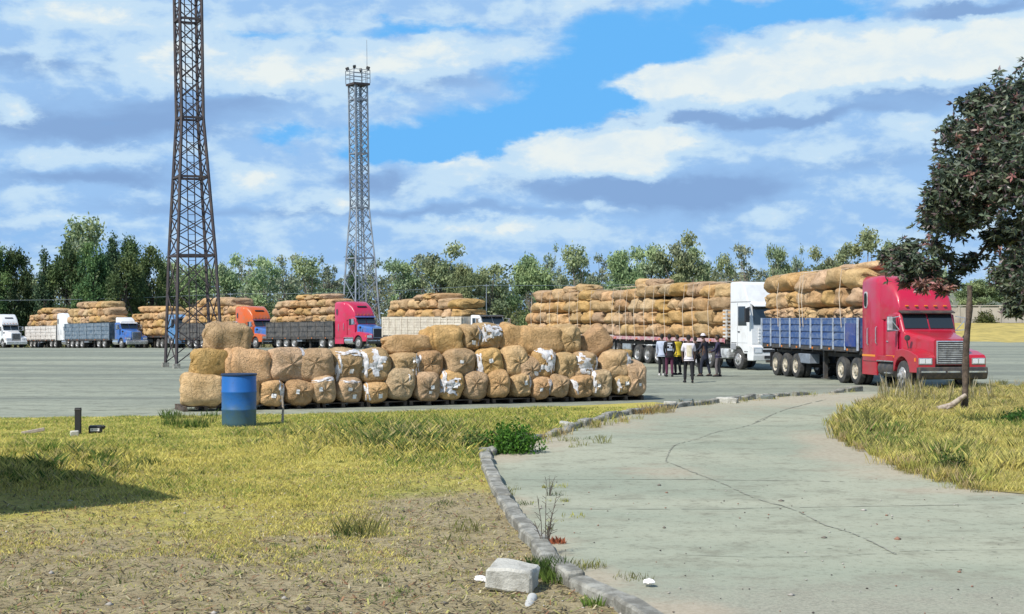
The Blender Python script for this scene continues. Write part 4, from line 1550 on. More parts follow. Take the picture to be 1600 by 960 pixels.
o = mb.build('overhead_cable', mat('cable', (.16, .2, .22), .6), smooth=.8)
tag(o, 'long overhead cable strung on thin poles in front of the trees', 'cable')

# ------------------------------------------------------------------ trucks (local x forward from the front bumper, z up)
def wheel_meshes():
    out = {}
    R = .5
    def dual(w, n=30, two=False):
        prof = [(.30, -w / 2), (R - .06, -w / 2), (R - .01, -w / 2 + .03), (R, -w / 2 + .07)]
        if two:
            prof += [(R, -.07), (R - .03, -.04), (.32, -.02), (.32, .02), (R - .03, .04), (R, .07)]
        prof += [(R, w / 2 - .07), (R - .01, w / 2 - .03), (R - .06, w / 2), (.30, w / 2)]
        mb = MB()
        mb.lathe(prof + [prof[0]], n, 'Y')
        mb.f = [f for f in mb.f if len(f) == 4]
        return mb.mesh('tyre', MAT['tyre'], smooth=.6)
    out['tyre2'] = dual(.56, 30, True)
    out['tyre1'] = dual(.30)

    def rim(w, m, dish):
        mb = MB()
        y0 = -w / 2
        prof = [(.305, y0 + .0), (.29, y0 + .02), (.265, y0 + dish * .6), (.16, y0 + dish), (.15, y0 + dish - .05), (.075, y0 + dish - .07), (.07, y0 + dish - .12), (.001, y0 + dish - .12)]
        mb.lathe(prof[::-1] + [(.305, w / 2), (.2, w / 2 - .05), (.001, w / 2 - .05)], 24, 'Y')
        for k in range(8):
            a = k * math.pi / 4
            mb.box((.12 * math.cos(a), y0 + dish - .035, .12 * math.sin(a)), (.03, .05, .03))
        return mb.mesh('wheel', m, smooth=.5)
    for key, m in (('cream', MAT['rim_cream']), ('steel', MAT['rim_steel'])):
        out['rim2' + key] = rim(.56, m, .07)
        out['rim1' + key] = rim(.30, m, -.02)
    return out


WM = wheel_meshes()


def wheel(root, x, side, dual, key):
    y = side * (.94 if dual else 1.04)
    o = link(bpy.data.objects.new('wheel', WM[('rim2' if dual else 'rim1') + key]), root)
    o.location = (x, y, .5)
    o.rotation_euler = (0, random.uniform(0, 6), 0) if side < 0 else (0, random.uniform(0, 6), math.pi)
    link(bpy.data.objects.new('tyre', WM['tyre2' if dual else 'tyre1']), o)


def bonnet_tractor(root, P):
    body, hood, fend, roof = P['body'], P['hood'], P['fender'], P.get('roof', P['body'])
    zr = P.get('zroof', 3.95)
    bv = .025
    mb = MB()
    mb.loft([rr(-.12, .60, .88, 1.74, .1), rr(-.5, .66, .88, 1.83, .16), rr(-1.2, .80, .9, 1.94, .2), rr(-1.74, .97, .92, 2.04, .2)])
    mb.build('hood', hood, root, smooth=.7)
    mb = MB()      # grille
    mb.span(-.16, -.085, -.52, .52, .9, 1.70)
    g = mb.build('grille', MAT['chrome'], root, bevel=.03)
    mb = MB()
    for k in range(11):
        mb.span(-.09, -.072, -.46, .46, .96 + k * .063, .985 + k * .063)
    mb.build('slats', P.get('slat', MAT['chrome']), g)
    mb = MB()
    mb.span(-.088, -.078, -.47, .47, .94, 1.66)
    mb.build('grille_core', MAT['black'], g)
    for s in (-1, 1):
        arch = [(-1.3 + .64 * math.cos(math.radians(a)), .5 + .64 * math.sin(math.radians(a))) for a in range(8, 173, 12)]
        prof = [(-.62, .62), (-.03, .62), (-.03, 1.14), (-.12, 1.22), (-.6, 1.34), (-1.2, 1.42), (-1.75, 1.36), (-1.98, 1.05), (-1.98, .6)] + arch[::-1]
        mb = MB()
        mb.prism(prof, s * .58, s * 1.215)
        mb.build('fender', fend, root, bevel=.03)
        mb = MB()
        mb.span(-.05, -.012, s * .70, s * 1.18, .90, 1.12)
        hl = mb.build('headlight', MAT['chrome'], root, bevel=.015)
        mb = MB()
        for k in (.83, 1.05):
            mb.span(-.013, .0, s * (k - .09), s * (k + .09), .935, 1.085)
        mb.build('lens', MAT['lamp_glass'], hl, bevel=.01)
        mb = MB()
        mb.span(-.25, -.16, s * 1.217, s * 1.235, 1.0, 1.12)
        mb.build('indicator', MAT['amber'], root)
    mb = MB()
    mb.prism([(.10, .82), (.12, .62), (.05, .42), (-.12, .40), (-.12, .82)], -1.22, 1.22)
    bp = mb.build('bumper', P.get('bumper', MAT['dark_steel']), root, bevel=.03)
    mb = MB()
    for a, b_ in ((-1.15, -.30), (-.22, .22), (.30, 1.15)):
        mb.span(.105, .128, a, b_, .64, .69)
    mb.build('bumper_trim', MAT['chrome'], bp)
    # cab
    mb = MB()
    mb.loft([rr(-1.74, .97, .95, 2.05, .12), rr(-2.02, .99, .95, 2.64, .12), rr(-2.2, 1.02, .95, 2.7, .12), rr(-3.08, 1.04, .95, 2.74, .12)])
    mb.build('cab', body, root, smooth=.5)
    for s in (-1, 1):       # windscreen halves
        mb = MB()
        a0, a1 = Vector((-1.735, s * .03, 2.10)), Vector((-1.735, s * .90, 2.10))
        b0, b1 = Vector((-1.99, s * .03, 2.585)), Vector((-1.99, s * .90, 2.585))
        nrm = Vector((.485, 0, .255)).normalized()
        lo = [p + nrm * .004 for p in (a0, a1, b1, b0)]
        hi = [p + nrm * .02 for p in (a0, a1, b1, b0)]
        mb.add(lo + hi, [(0, 1, 2, 3), (4, 5, 6, 7), (0, 1, 5, 4), (1, 2, 6, 5), (2, 3, 7, 6), (3, 0, 4, 7)])
        mb.build('windscreen', MAT['glass'], root)
        # door with window, handle
        y = s * 1.045
        mb = MB()
        mb.prism([(-1.95, 1.05), (-1.95, 2.05), (-2.1, 2.58), (-2.92, 2.6), (-2.92, 1.05)], y - .0 * s, y + .012 * s)
        dr = mb.build('door', body, root)
        mb = MB()
        mb.prism([(-2.02, 2.02), (-2.14, 2.5), (-2.84, 2.52), (-2.84, 1.98)], y + .013 * s, y + .022 * s)
        mb.build('side_window', MAT['glass'], dr)
        mb = MB()
        mb.span(-2.86, -2.72, y + .013 * s, y + .045 * s, 1.62, 1.66)
        mb.build('handle', MAT['chrome'], dr)
        # mirror on two arms
        mb = MB()
        mb.bar((-1.9, s * 1.03, 2.52), (-1.78, s * 1.42, 2.45), .03)
        mb.bar((-1.9, s * 1.03, 2.02), (-1.78, s * 1.42, 2.06), .03)
        mb.bar((-1.85, s * 1.05, 2.05), (-1.8, s * 1.40, 2.44), .025)
        mr = mb.build('mirror_arm', MAT['chrome'], root)
        mb = MB()
        mb.span(-1.84, -1.74, s * 1.33, s * 1.5, 2.03, 2.5)
        mb.build('mirror', P.get('mirror', MAT['chrome']), mr, bevel=.02)
        mb = MB()
        mb.tube([(-1.25, s * .98, 1.4), (-1.25, s * 1.05, 1.72)], .02, 8)
        mb.lathe([(.001, .0), (.10, .0), (.10, .05), (.001, .06)], 16, 'X', (-1.22, s * 1.05, 1.78))
        mb.build('hood_mirror', MAT['dark_steel'], root, smooth=.7)
        # steps and tank
        mb = MB()
        mb.tube([(-2.1, s * .9, .68), (-3.35, s * .9, .68)], .30, 18)
        tk = mb.build('fuel_tank', P.get('tank', MAT['chrome']), root, smooth=.7)
        MB().span(-2.0, -3.4, s * 1.08, s * 1.22, .93, .97).build('step', MAT['chrome'], tk)
        MB().span(-2.15, -2.7, s * 1.16, s * 1.24, .52, .56).build('step', MAT['chrome'], tk)
        if P.get('skirt'):
            mb = MB()
            mb.span(-3.45, -4.75, s * 1.12, s * 1.19, .42, 1.0)
            mb.span(-2.02, -3.42, s * 1.195, s * 1.205, .96, 1.14)
            mb.build('side_skirt', P['skirt'], root, bevel=.02)
    mb = MB()
    mb.prism([(-1.80, 2.62), (-1.80, 2.66), (-2.06, 2.735), (-2.06, 2.69)], -.98, .98)
    mb.build('sun_visor', P.get('visor', MAT['dark_steel']), root)
    # sleeper with roof fairing
    if zr > 3.3:
        mb = MB()
        secs = [rr(-2.03, .96, 2.70, 2.86, .06), rr(-2.2, .99, 2.6, 2.86 + (zr - 2.86) * .32, .18), rr(-2.5, 1.03, 2.5, 2.86 + (zr - 2.86) * .62, .22), rr(-2.95, 1.08, 2.4, 2.86 + (zr - 2.86) * .88, .25), rr(-3.25, 1.16, 2.4, zr - .03, .25), rr(-3.6, 1.2, 2.4, zr, .25)]
        mb.loft(secs)
        rf = mb.build('roof_fairing', roof, root, smooth=.7)
        if P.get('slot'):
            mb = MB()
            zc = 2.86 + (zr - 2.86) * .64
            mb.box((-2.44, 0, zc - .05), (.10, .95, .14), Matrix.Rotation(-.85, 3, 'Y'))
            mb.build('roof_vent', MAT['black'], rf, bevel=.02)
        for k in (-.7, -.35, 0, .35, .7):
            MB().span(-2.06, -1.98, k - .05, k + .05, 2.865, 2.905).build('marker_lamp', MAT['amber'], rf)
        mb = MB()
        mb.loft([rr(-3.09, 1.09, .92, zr - .42, .2), rr(-3.3, 1.19, .9, zr - .1, .22), rr(-3.5, 1.22, .9, zr - .02, .24), rr(-4.62, 1.22, .9, zr + .0, .24), rr(-4.72, 1.19, .92, zr - .05, .22)])
        sl = mb.build('sleeper', body, root, smooth=.6)
        for s in (-1, 1):
            mb = MB()
            ring = [(-4.32 + .16 * math.copysign(abs(math.cos(a)) ** .6, math.cos(a)), 3.12 + .30 * math.copysign(abs(math.sin(a)) ** .6, math.sin(a))) for a in [k * math.pi / 10 for k in range(20)]]
            mb.prism(ring, s * 1.222, s * 1.24)
            w = mb.build('sleeper_window', P.get('winframe', MAT['chrome']), sl)
            mb = MB()
            mb.prism([(-4.32 + (x + 4.32) * .74, 3.12 + (z - 3.12) * .82) for x, z in ring], s * 1.241, s * 1.252)
            mb.build('pane', MAT['glass'], w)
            mb = MB()
            for xg, z0, z1 in ((-3.35, 1.55, 2.15), (-4.1, 1.5, 2.1)):
                mb.tube([(xg, s * 1.225, z0), (xg, s * 1.27, z0 + .03), (xg, s * 1.27, z1 - .03), (xg, s * 1.225, z1)], .022, 6)
            mb.build('grab_rail', MAT['chrome'], sl)
            if P.get('stripe'):
                mb = MB()
                mb.span(-3.5, -4.66, s * 1.222, s * 1.228, 1.08, 1.15)
                mb.span(-2.0, -2.95, s * 1.057, s * 1.064, 1.08, 1.15)
                mb.build('stripe', P['stripe'], sl)
    elif roof is not body:
        mb = MB()
        mb.loft([rr(-2.05, .8, 2.72, 2.84, .05), rr(-2.5, .9, 2.72, 3.15, .15), rr(-3.0, .95, 2.72, 3.3, .15)])
        mb.build('roof_fairing', roof, root, smooth=.7)
    # frame rails
    mb = MB()
    for s in (-1, 1):
        mb.span(-.3, -7.4, s * .38, s * .48, .72, .98)
    mb.span(-1.1, -1.5, -.9, .9, .42, .56)
    mb.span(-5.2, -7.2, -.8, .8, .42, .58)
    mb.build('chassis', MAT['dark_steel'], root)
    for s in (-1, 1):
        wheel(root, -1.3, s, False, P.get('front_rim', 'steel'))
        for xx in P.get('drive', (-5.35, -6.7)):
            wheel(root, xx, s, True, P.get('rim', 'cream'))
        mb = MB()
        mb.span(-4.76, -4.84, s * .62, s * 1.2, .55, 1.02)
        mb.build('mudguard', MAT['black'], root)


silver_grey = mat('panel_grey', (.30, .31, .33), .5, wear=(.18, .18, .18), wear_amt=.4, scale=3)


def cabover_tractor(root, P):
    body = P['body']
    zr = P.get('zroof', 4.15)
    cl_ = P.get('clen', 2.36)
    mb = MB()
    mb.prism([(0, .78), (.02, 1.3), (-.03, 2.15), (-.24, 3.15), (-.34, 3.28), (-.75, zr - .12), (-1.0, zr), (.06 - cl_, zr), (-cl_, zr - .1), (-cl_, .98), (-1.99, .92), (-1.98, .8)] +
             [(-1.32 + .62 * math.cos(math.radians(a)), .5 + .62 * math.sin(math.radians(a))) for a in range(150, 29, -15)] + [(-.72, .78)], -1.22, 1.22)
    cb = mb.build('cab', body, root, bevel=.07)
    # windscreen on the raked front
    a, b_ = Vector((-.03, 0, 2.17)), Vector((-.24, 0, 3.12))
    n = Vector((.95, 0, .21)).normalized()
    mb = MB()
    q = [Vector((a.x, -1.08, a.z)), Vector((a.x, 1.08, a.z)), Vector((b_.x, 1.05, b_.z)), Vector((b_.x, -1.05, b_.z))]
    lo, hi = [p + n * .003 for p in q], [p + n * .02 for p in q]
    mb.add(lo + hi, [(0, 1, 2, 3), (4, 5, 6, 7), (0, 1, 5, 4), (1, 2, 6, 5), (2, 3, 7, 6), (3, 0, 4, 7)])
    mb.build('windscreen', MAT['glass'], root)
    mb = MB()
    mb.prism([(-.2, 3.2), (.12, 3.06), (.12, 3.02), (-.2, 3.14)], -1.12, 1.12)
    mb.build('sun_visor', P.get('visor', MAT['black']), root)
    mb = MB()      # wipers
    for y0 in (-.75, .05):
        mb.bar((.025, y0, 2.2), (-.075, y0 + .62, 2.52), .022)
    mb.build('wiper', MAT['black'], root)
    mb = MB()
    for k in range(5):
        mb.span(.012, .05, -.86, .86, 1.32 + k * .15, 1.41 + k * .15)
    mb.build('grille', P.get('slat', MAT['dark_steel']), root, bevel=.01)
    mb = MB()
    mb.prism([(.14, .46), (.18, .7), (.16, 1.12), (.0, 1.2), (-.4, 1.2), (-.4, .46)], -1.23, 1.23)
    bp = mb.build('bumper', P.get('bumper', body), root, bevel=.04)
    mb = MB()
    mb.span(.165, .2, -.62, .62, .56, .70)
    mb.span(.16, .195, -.7, .7, .86, .99)
    mb.build('bumper_slot', MAT['black'], bp)
    for s in (-1, 1):
        mb = MB()
        mb.span(.15, .185, s * .72, s * 1.17, .8, 1.08)
        hl = mb.build('headlight', MAT['chrome'], root, bevel=.03)
        mb = MB()
        mb.span(.186, .2, s * .78, s * 1.1, .85, 1.03)
        mb.build('lens', MAT['lamp_glass'], hl)
        y = s * 1.222
        mb = MB()
        mb.prism([(-.35, 1.3), (-.35, 2.2), (-.5, 3.12), (-1.3, 3.12), (-1.3, 1.3)], y, y + .012 * s)
        dr = mb.build('door', body, root)
        mb = MB()
        mb.prism([(-.42, 2.12), (-.56, 3.04), (-1.24, 3.04), (-1.24, 2.12)], y + .013 * s, y + .022 * s)
        mb.build('side_window', MAT['glass'], dr)
        mb = MB()
        mb.span(-1.24, -1.08, y + .013 * s, y + .045 * s, 1.8, 1.85)
        mb.build('handle', MAT['black'], dr)
        mb = MB()      # shut lines and roof seam
        mb.span(-1.31, -1.33, y + .001 * s, y + .006 * s, 1.0, 3.2)
        mb.span(-.05, .06 - cl_, y + .001 * s, y + .006 * s, 3.24, 3.265)
        mb.span(-1.42, .12 - cl_, y + .001 * s, y + .008 * s, 1.28, 1.31)
        mb.build('panel_seam', MAT['dark_steel'], root)
        mb = MB()
        mb.span(-1.45, .1 - cl_, y + .009 * s, y + .02 * s, .98, 1.25)
        mb.build('side_locker', silver_grey, root)
        mb = MB()
        mb.bar((-.2, s * 1.2, 3.0), (.06, s * 1.48, 2.95), .04)
        mr = mb.build('mirror_arm', MAT['black'], root)
        mb = MB()
        mb.span(-.02, .12, s * 1.36, s * 1.6, 2.28, 2.95)
        mb.build('mirror', MAT['black'], mr, bevel=.03)
        for k in (.55, .9):
            MB().span(-.3, -.68, s * 1.1, s * 1.235, k - .03, k).build('step', MAT['dark_steel'], root)
        mb = MB()
        mb.span(-2.45, -3.5, s * .6, s * 1.15, .5, 1.0)
        mb.build('fuel_tank', P.get('tank', MAT['chrome']), root, bevel=.08)
    mb = MB()
    for s in (-1, 1):
        mb.span(-.4, -6.4, s * .38, s * .48, .72, .98)
    mb.span(-1.1, -1.5, -.9, .9, .42, .56)
    mb.span(-3.9, -6.2, -.8, .8, .42, .58)
    mb.build('chassis', MAT['dark_steel'], root)
    for s in (-1, 1):
        wheel(root, -1.32, s, False, P.get('front_rim', 'steel'))
        for xx in P.get('drive', (-4.2, -5.55)):
            wheel(root, xx, s, True, P.get('rim', 'steel'))


def trailer(root, P, x0, x1):
    """Semi-trailer from x0 (front) back to x1."""
    z0 = P.get('zdeck', 1.28)
    zt = P.get('ztop', 2.45)
    side = P['side']
    mb = MB()
    mb.span(x0, x1, -1.22, 1.22, z0 - .1, z0)
    mb.build('deck', P.get('deckmat', MAT['wood']), root)
    mb = MB()
    for s in (-1, 1):
        mb.span(x0 - .3, x1, s * .42, s * .55, z0 - .42, z0 - .102)
        mb.span(x0, x1, s * 1.2, s * 1.255, z0 - .16, z0 - .012)
    n = int(abs(x1 - x0) / 1.2)
    for k in range(n + 1):
        xx = x0 + (x1 - x0) * k / n
        mb.span(xx - .04, xx + .04, -1.2, 1.2, z0 - .24, z0 - .105)
    mb.span(x1 + .1, x1, -1.1, 1.1, .5, .62)
    for s in (-1, 1):
        mb.span(x1 + .1, x1 + .02, s * .6, s * .7, .6, z0 - .2)
    mb.build('trailer_frame', P.get('framemat', MAT['dark_steel']), root)
    if P['type'] == 'box':
        n = P.get('bays', 8)
        for s in (-1, 1):
            mb = MB()
            mb.span(x0, x1, s * 1.205, s * 1.225, z0, zt - .06)
            hgt = zt - z0
            nr = P.get('ribs', 5)
            for k in range(nr):
                a = z0 + hgt * (k + .12) / nr
                mb.prism([(x0 - .02, a), (x0 - .02, a + hgt / nr * .7), (x1 + .02, a + hgt / nr * .7), (x1 + .02, a)], s * 1.226, s * 1.262)
            mb.span(x0, x1, s * 1.19, s * 1.275, zt - .06, zt)
            for k in range(n + 1):
                xx = x0 + (x1 - x0) * k / n
                wdt = .05 if 0 < k < n else .08
                mb.span(xx - wdt, xx + wdt, s * 1.2635, s * 1.30, z0 - .1, zt + .005, 1)
            mb.build('side_panel', [side, P.get('post', side)], root)
            if P.get('front_bay'):
                mb = MB()
                mb.span(x0 - .12, x0 - 1.15, s * 1.302, s * 1.318, z0 + .04, zt - .2)
                mb.build('tool_door', P['front_bay'], root, bevel=.01)
        for xx in (x0, x1):
            mb = MB()
            mb.span(xx - .03, xx + .03, -1.2, 1.2, z0, zt)
            for k in range(5):
                mb.span(xx - .05, xx + .05, -1.1 + k * .5, -1.0 + k * .5, z0 + .02, zt - .02)
            mb.build('end_panel', side, root)
    else:
        mb = MB()
        for s in (-1, 1):
            mb.span(x0, x1, s * 1.256, s * 1.285, z0 - .15, z0 + .03)
        n = 9
        for k in range(n + 1):
            xx = x0 + (x1 - x0) * k / n
            for s in (-1, 1):
                mb.span(xx - .035, xx + .035, s * 1.286, s * 1.3, z0 - .2, z0 + .02)
        mb.build('side_rail', side, root)
        if P.get('headboard'):
            zh = P.get('zhead', 2.9)
            mb = MB()
            for k in range(6):
                yy = -1.2 + k * .48
                mb.span(x0 + .02, x0 + .1, yy - .04, yy + .04, z0, zh)
            for k in range(8):
                a = z0 + (zh - z0) * (k + .5) / 8
                mb.span(x0 + .101, x0 + .14, -1.24, 1.24, a, a + .08)
                mb.span(x0 - .25, x0 + .02, -1.245, -1.21, a, a + .08)
                mb.span(x0 - .25, x0 + .02, 1.21, 1.245, a, a + .08)
            mb.build('headboard', P['headboard'], root)
    for s in (-1, 1):
        for xx in P['axles']:
            wheel(root, xx, s, True, P.get('trim', 'cream'))
        mb = MB()
        a = P['axles'][0]
        xx = (x0 + a) / 2 - 1.0
        mb.span(xx - .07, xx + .07, s * .75, s * .9, .1, z0 - .15)
        mb.span(xx - .14, xx + .14, s * .7, s * .95, .06, .1)
        mb.build('landing_leg', MAT['dark_steel'], root)
        mb = MB()
        mb.span(xx - .9, xx - 2.2, s * .72, s * 1.16, .62, 1.02)
        mb.build('locker', P.get('lockmat', MAT['tower_grey']), root, bevel=.03)
        mb = MB()
        mb.span(P['axles'][-1] - .62, P['axles'][-1] - .66, s * .66, s * 1.22, .35, 1.0)
        mb.build('mud_flap', MAT['black'], root)
        mb = MB()
        mb.span(x1 - .012, x1 - .04, s * .85, s * 1.15, z0 - .14, z0 - .02)
        mb.build('tail_lamp', MAT['red_lamp'], root)
    for s in (-1, 1):
        n = P.get('lamps', 5)
        for k in range(n):
            xx = x0 + (x1 - x0) * (k + .5) / n
            MB().span(xx - .05, xx + .05, s * 1.31, s * 1.33, z0 - .11, z0 - .04).build('side_lamp', P.get('lampmat', MAT['amber']), root)
    mb = MB()
    for xx in P['axles']:
        mb.tube([(xx, -1.0, .5), (xx, 1.0, .5)], .09, 10)
    mb.build('axles', MAT['dark_steel'], root)


def load(root, who, x0, x1, zb, rows, ropes=(), seed=1, tops=()):
    """Bales stacked on a trailer: rows of (height, count, kind), from the deck up. Every bale is a thing of its own."""
    r = random.Random(seed)
    M = Matrix.Translation(root.location) @ root.rotation_euler.to_matrix().to_4x4()
    z = zb
    L = abs(x1 - x0)
    names = {1: ['only'], 2: ['bottom', 'top'], 3: ['bottom', 'middle', 'top'], 4: ['bottom', 'second', 'third', 'top'], 5: ['bottom', 'second', 'third', 'fourth', 'top']}[len(rows)]
    for ri, (h, n, ins0, ins1) in enumerate(rows):
        cuts = [0.0]
        for k in range(n):
            cuts.append(cuts[-1] + r.uniform(.8, 1.2))
        tot = cuts[-1]
        a0, a1 = x0 - ins0, x1 + ins1
        for k in range(n):
            f0, f1 = cuts[k] / tot, cuts[k + 1] / tot
            xa, xb = a0 + (a1 - a0) * f0, a0 + (a1 - a0) * f1
            w = abs(xb - xa) * 1.01
            # lower ones bulge past the rails, the top ones lie askew
            wob = .045 if ri < len(rows) - 1 else .10
            p = M @ Vector(((xa + xb) / 2, r.uniform(-.04, .04), z + h / 2 + r.uniform(-wob, wob)))
            if w > 1.15:
                var, size, rz = LOADED[r.randrange(8)], (2.5 + r.uniform(-.1, .12), w, h * r.uniform(1.04, 1.22)), math.pi / 2
            else:
                var, size, rz = SOFT[r.randrange(7)], (w, 2.5 + r.uniform(-.1, .12), h * r.uniform(1.06, 1.2)), 0
            rz += root.rotation_euler.z + r.uniform(-.035, .035)
            label = f'hessian bale, {ORD[k]} from the cab, {names[ri]} row, {who[4:]}'
            make_bale(var, p, size, rz, label, f'bales loaded on {who}', (r.uniform(-.04, .04), r.uniform(-.04, .04)))
        z += h
    for k, (f, w, h, dz) in enumerate(tops):
        p = M @ Vector((x0 + (x1 - x0) * f, r.uniform(-.3, .1), z + dz + h / 2))
        make_bale(LONG[r.randrange(8)], p, (1.5, w, h), root.rotation_euler.z + math.pi / 2 + r.uniform(-.15, .15), f'loose hessian bale atop the load, {ORD[k]} from the cab, {who[4:]}', f'loose bales on top of {who}', (r.uniform(-.1, .1), r.uniform(-.08, .08)))
    if ropes:
        for f in ropes:
            mb = MB()
            xx = x0 + (x1 - x0) * f
            j = r.uniform(-.1, .1)
            mb.tube([(xx, -1.29, zb - .25), (xx + j * .5, -1.37, (zb + z) / 2), (xx + j, -1.25, z - .02), (xx + j, -.6, z + .09), (xx + j, 0, z + .1), (xx + j, .6, z + .09), (xx + j, 1.25, z - .02), (xx + j * .5, 1.37, (zb + z) / 2), (xx, 1.29, zb - .25)], .013, 6)
            mb.build('load_rope', MAT['rope'], root, smooth=.8)


def truck(name, label, X, d, phi, kind, P, T, x_box, x_end):
    a = math.radians(phi)
    if isinstance(X, str):      # set out by where the back edge of its cab shows
        px, xb = (float(q) for q in X.split())
        X = (px - 800) / F * (d + xb * math.cos(a) - 1.22 * math.sin(a)) + xb * math.sin(a) + 1.22 * math.cos(a)
    root = thing(name, label, 'truck', (X, d, gz(X, d) + .004), math.atan2(-math.cos(a), math.sin(a)), 'loaded trucks queuing across the yard')
    if d > 116:      # stands on the gentle fall of the yard, nose up
        root.rotation_euler.y = -math.atan(.0187 * math.cos(a))
    (bonnet_tractor if kind == 'bonnet' else cabover_tractor)(root, P)
    trailer(root, T, x_box, x_end)
    return root


red = paint('truck_red', (0.46, 0.012, 0.05), .3, (0.3, 0.08, 0.08))
red_deep = paint('truck_red_hood', (0.43, 0.012, 0.03), .3, (0.25, 0.06, 0.06))
pink = paint('truck_rose', (0.52, 0.02, 0.075), .25, (0.3, 0.08, 0.1))
blue = paint('truck_blue', (0.03, 0.13, 0.42), .3)
orange = paint('truck_orange', (0.62, 0.11, 0.012), .3)
white = paint('truck_white', (0.74, 0.75, 0.76), .25, (0.5, 0.48, 0.45))
sky_blue = paint('truck_light_blue', (0.10, 0.27, 0.52), .35)
slate = mat('trailer_slate_blue', (0.035, 0.085, 0.235), .5, wear=(0.14, 0.19, 0.30), wear_amt=.45, scale=5)
pale_post = mat('pale_post', (0.42, 0.47, 0.54), .55, wear=(0.2, 0.24, 0.3), wear_amt=.5, scale=5)
slate2 = mat('trailer_blue_grey', (0.075, 0.12, 0.17), .55, wear=(0.2, 0.24, 0.28), wear_amt=.6, scale=3)
royal = paint('tool_door_blue', (0.015, 0.05, 0.25), .3)
black_side = mat('trailer_black', (0.045, 0.047, 0.05), .6, wear=(0.12, 0.11, 0.1), wear_amt=.6, scale=3)
cream = mat('trailer_cream', (0.66, 0.60, 0.50), .6, wear=(0.48, 0.42, 0.34), wear_amt=.55, scale=3)
white_side = mat('trailer_white', (0.68, 0.66, 0.63), .6, wear=(0.46, 0.42, 0.38), wear_amt=.5, scale=3)
rosy = mat('rail_red', (0.40, 0.10, 0.13), .6, wear=(0.5, 0.42, 0.42), wear_amt=.6, scale=4)
gold = mat('stripe_orange', (0.75, 0.28, 0.03), .4)
silver = mat('dull_silver', (0.62, 0.64, 0.65), .45, .2, wear=(.25, .25, .25), wear_amt=.5, scale=4)

# nearest: red conventional with blue box trailer
k10 = truck('cargo_truck', 'red bonneted sleeper truck with blue slatted trailer, largest and nearest of the queue', 14.7, 47.0, 8.6, 'bonnet',
            dict(body=red, hood=red_deep, fender=red_deep, zroof=3.98, stripe=gold, winframe=silver, slat=silver, tank=MAT['dark_steel'], bumper=MAT['dark_steel'], skirt=red_deep, rim='cream', drive=(-5.35, -6.75), mirror=silver),
            dict(type='box', side=slate, post=pale_post, zdeck=1.36, ztop=2.47, axles=(-11.7, -12.95, -14.2), bays=9, ribs=4, front_bay=royal, lamps=6), -4.95, -15.8)
load(k10, 'the red truck with blue trailer', -5.0, -15.75, 2.36, [(.52, 12, 0, 0), (.70, 8, 0, 0), (.74, 6, -.1, 0)], (.14, .52, .55, .8), 5, ((.05, 1.7, .4, -.12), (.17, 1.9, .36, -.14)))
# white tall cabover with flatbed
k9 = truck('cargo_truck', 'white tall-roofed flat-fronted truck with flatbed of bales behind the group of people', 12.45, 66.9, 20, 'cabover',
           dict(body=white, clen=2.05, zroof=4.22, slat=white, bumper=white, tank=silver, rim='steel', visor=white),
           dict(type='flat', side=rosy, zdeck=1.45, axles=(-10.1, -11.4, -12.7), headboard=white_side, framemat=MAT['dark_steel'], trim='steel'), -2.5, -16.9)
load(k9, 'the white tall-roofed flatbed truck', -2.65, -16.8, 1.47, [(.68, 9, 0, 0), (.70, 9, 0, .2), (.70, 8, 0, .7), (.68, 8, 0, 1.9)], (.1, .22, .3, .45, .55, .63, .72, .8, .86, .93), 6, ((.66, 1.4, .5, -.08), (.76, 1.5, .62, -.1)))
# flatbed behind it, cab hidden
k8 = truck('cargo_truck', 'flatbed truck whose cab is hidden behind the white flatbed, seen past the bale stack', 9.6, 87.0, 27, 'cabover',
           dict(body=white, zroof=3.7, bumper=white, visor=MAT['black']),
           dict(type='flat', side=white_side, zdeck=1.4, axles=(-10.6, -11.9, -13.2), headboard=white_side, zhead=3.6, trim='steel'), -2.85, -17.0)
load(k8, 'the flatbed truck behind the white one', -3.0, -16.9, 1.42, [(.72, 9, 0, 0), (.74, 9, 0, .2), (.74, 8, 0, .8), (.7, 8, 0, 1.3)], (.3, .42, .5, .62, .7, .8, .9), 8, ((.45, 1.5, .6, -.1), (.58, 1.4, .5, -.12), (.7, 1.4, .4, -.14)))
# cream box trailer
k7 = truck('cargo_truck', 'white low-roofed truck with cream slatted trailer behind the middle of the bale stack', -.3, 97.7, 35, 'bonnet',
           dict(body=white, hood=white, fender=white, zroof=2.7, slat=MAT['chrome'], bumper=white),
           dict(type='box', side=cream, zdeck=1.18, ztop=2.62, axles=(-10.9, -12.2, -13.5), bays=12, ribs=7), -4.0, -15.2)
load(k7, 'the truck with cream trailer', -4.0, -15.1, 2.5, [(.68, 8, .3, .2), (.70, 7, .3, .7), (.45, 3, 3.3, 4.2)], (), 9)
# red and blue
k6 = truck('cargo_truck', 'rose red sleeper truck with blue bonnet and black trailer beside the grey tower', '523 4.75', 117.0, 41, 'bonnet',
           dict(body=pink, hood=blue, fender=pink, zroof=4.0, slot=True, winframe=pink, visor=blue, slat=MAT['black'], rim='steel', skirt=pink),
           dict(type='box', side=black_side, zdeck=1.0, ztop=2.35, axles=(-11.2, -12.5, -13.8), bays=8, ribs=3, trim='steel'), -4.95, -15.7)
load(k6, 'the rose red truck', -5.0, -15.6, 2.25, [(.66, 9, 0, .1), (.68, 8, 0, .5), (.64, 7, .2, 1.0), (.45, 4, 1.5, 4.5)], (), 10)
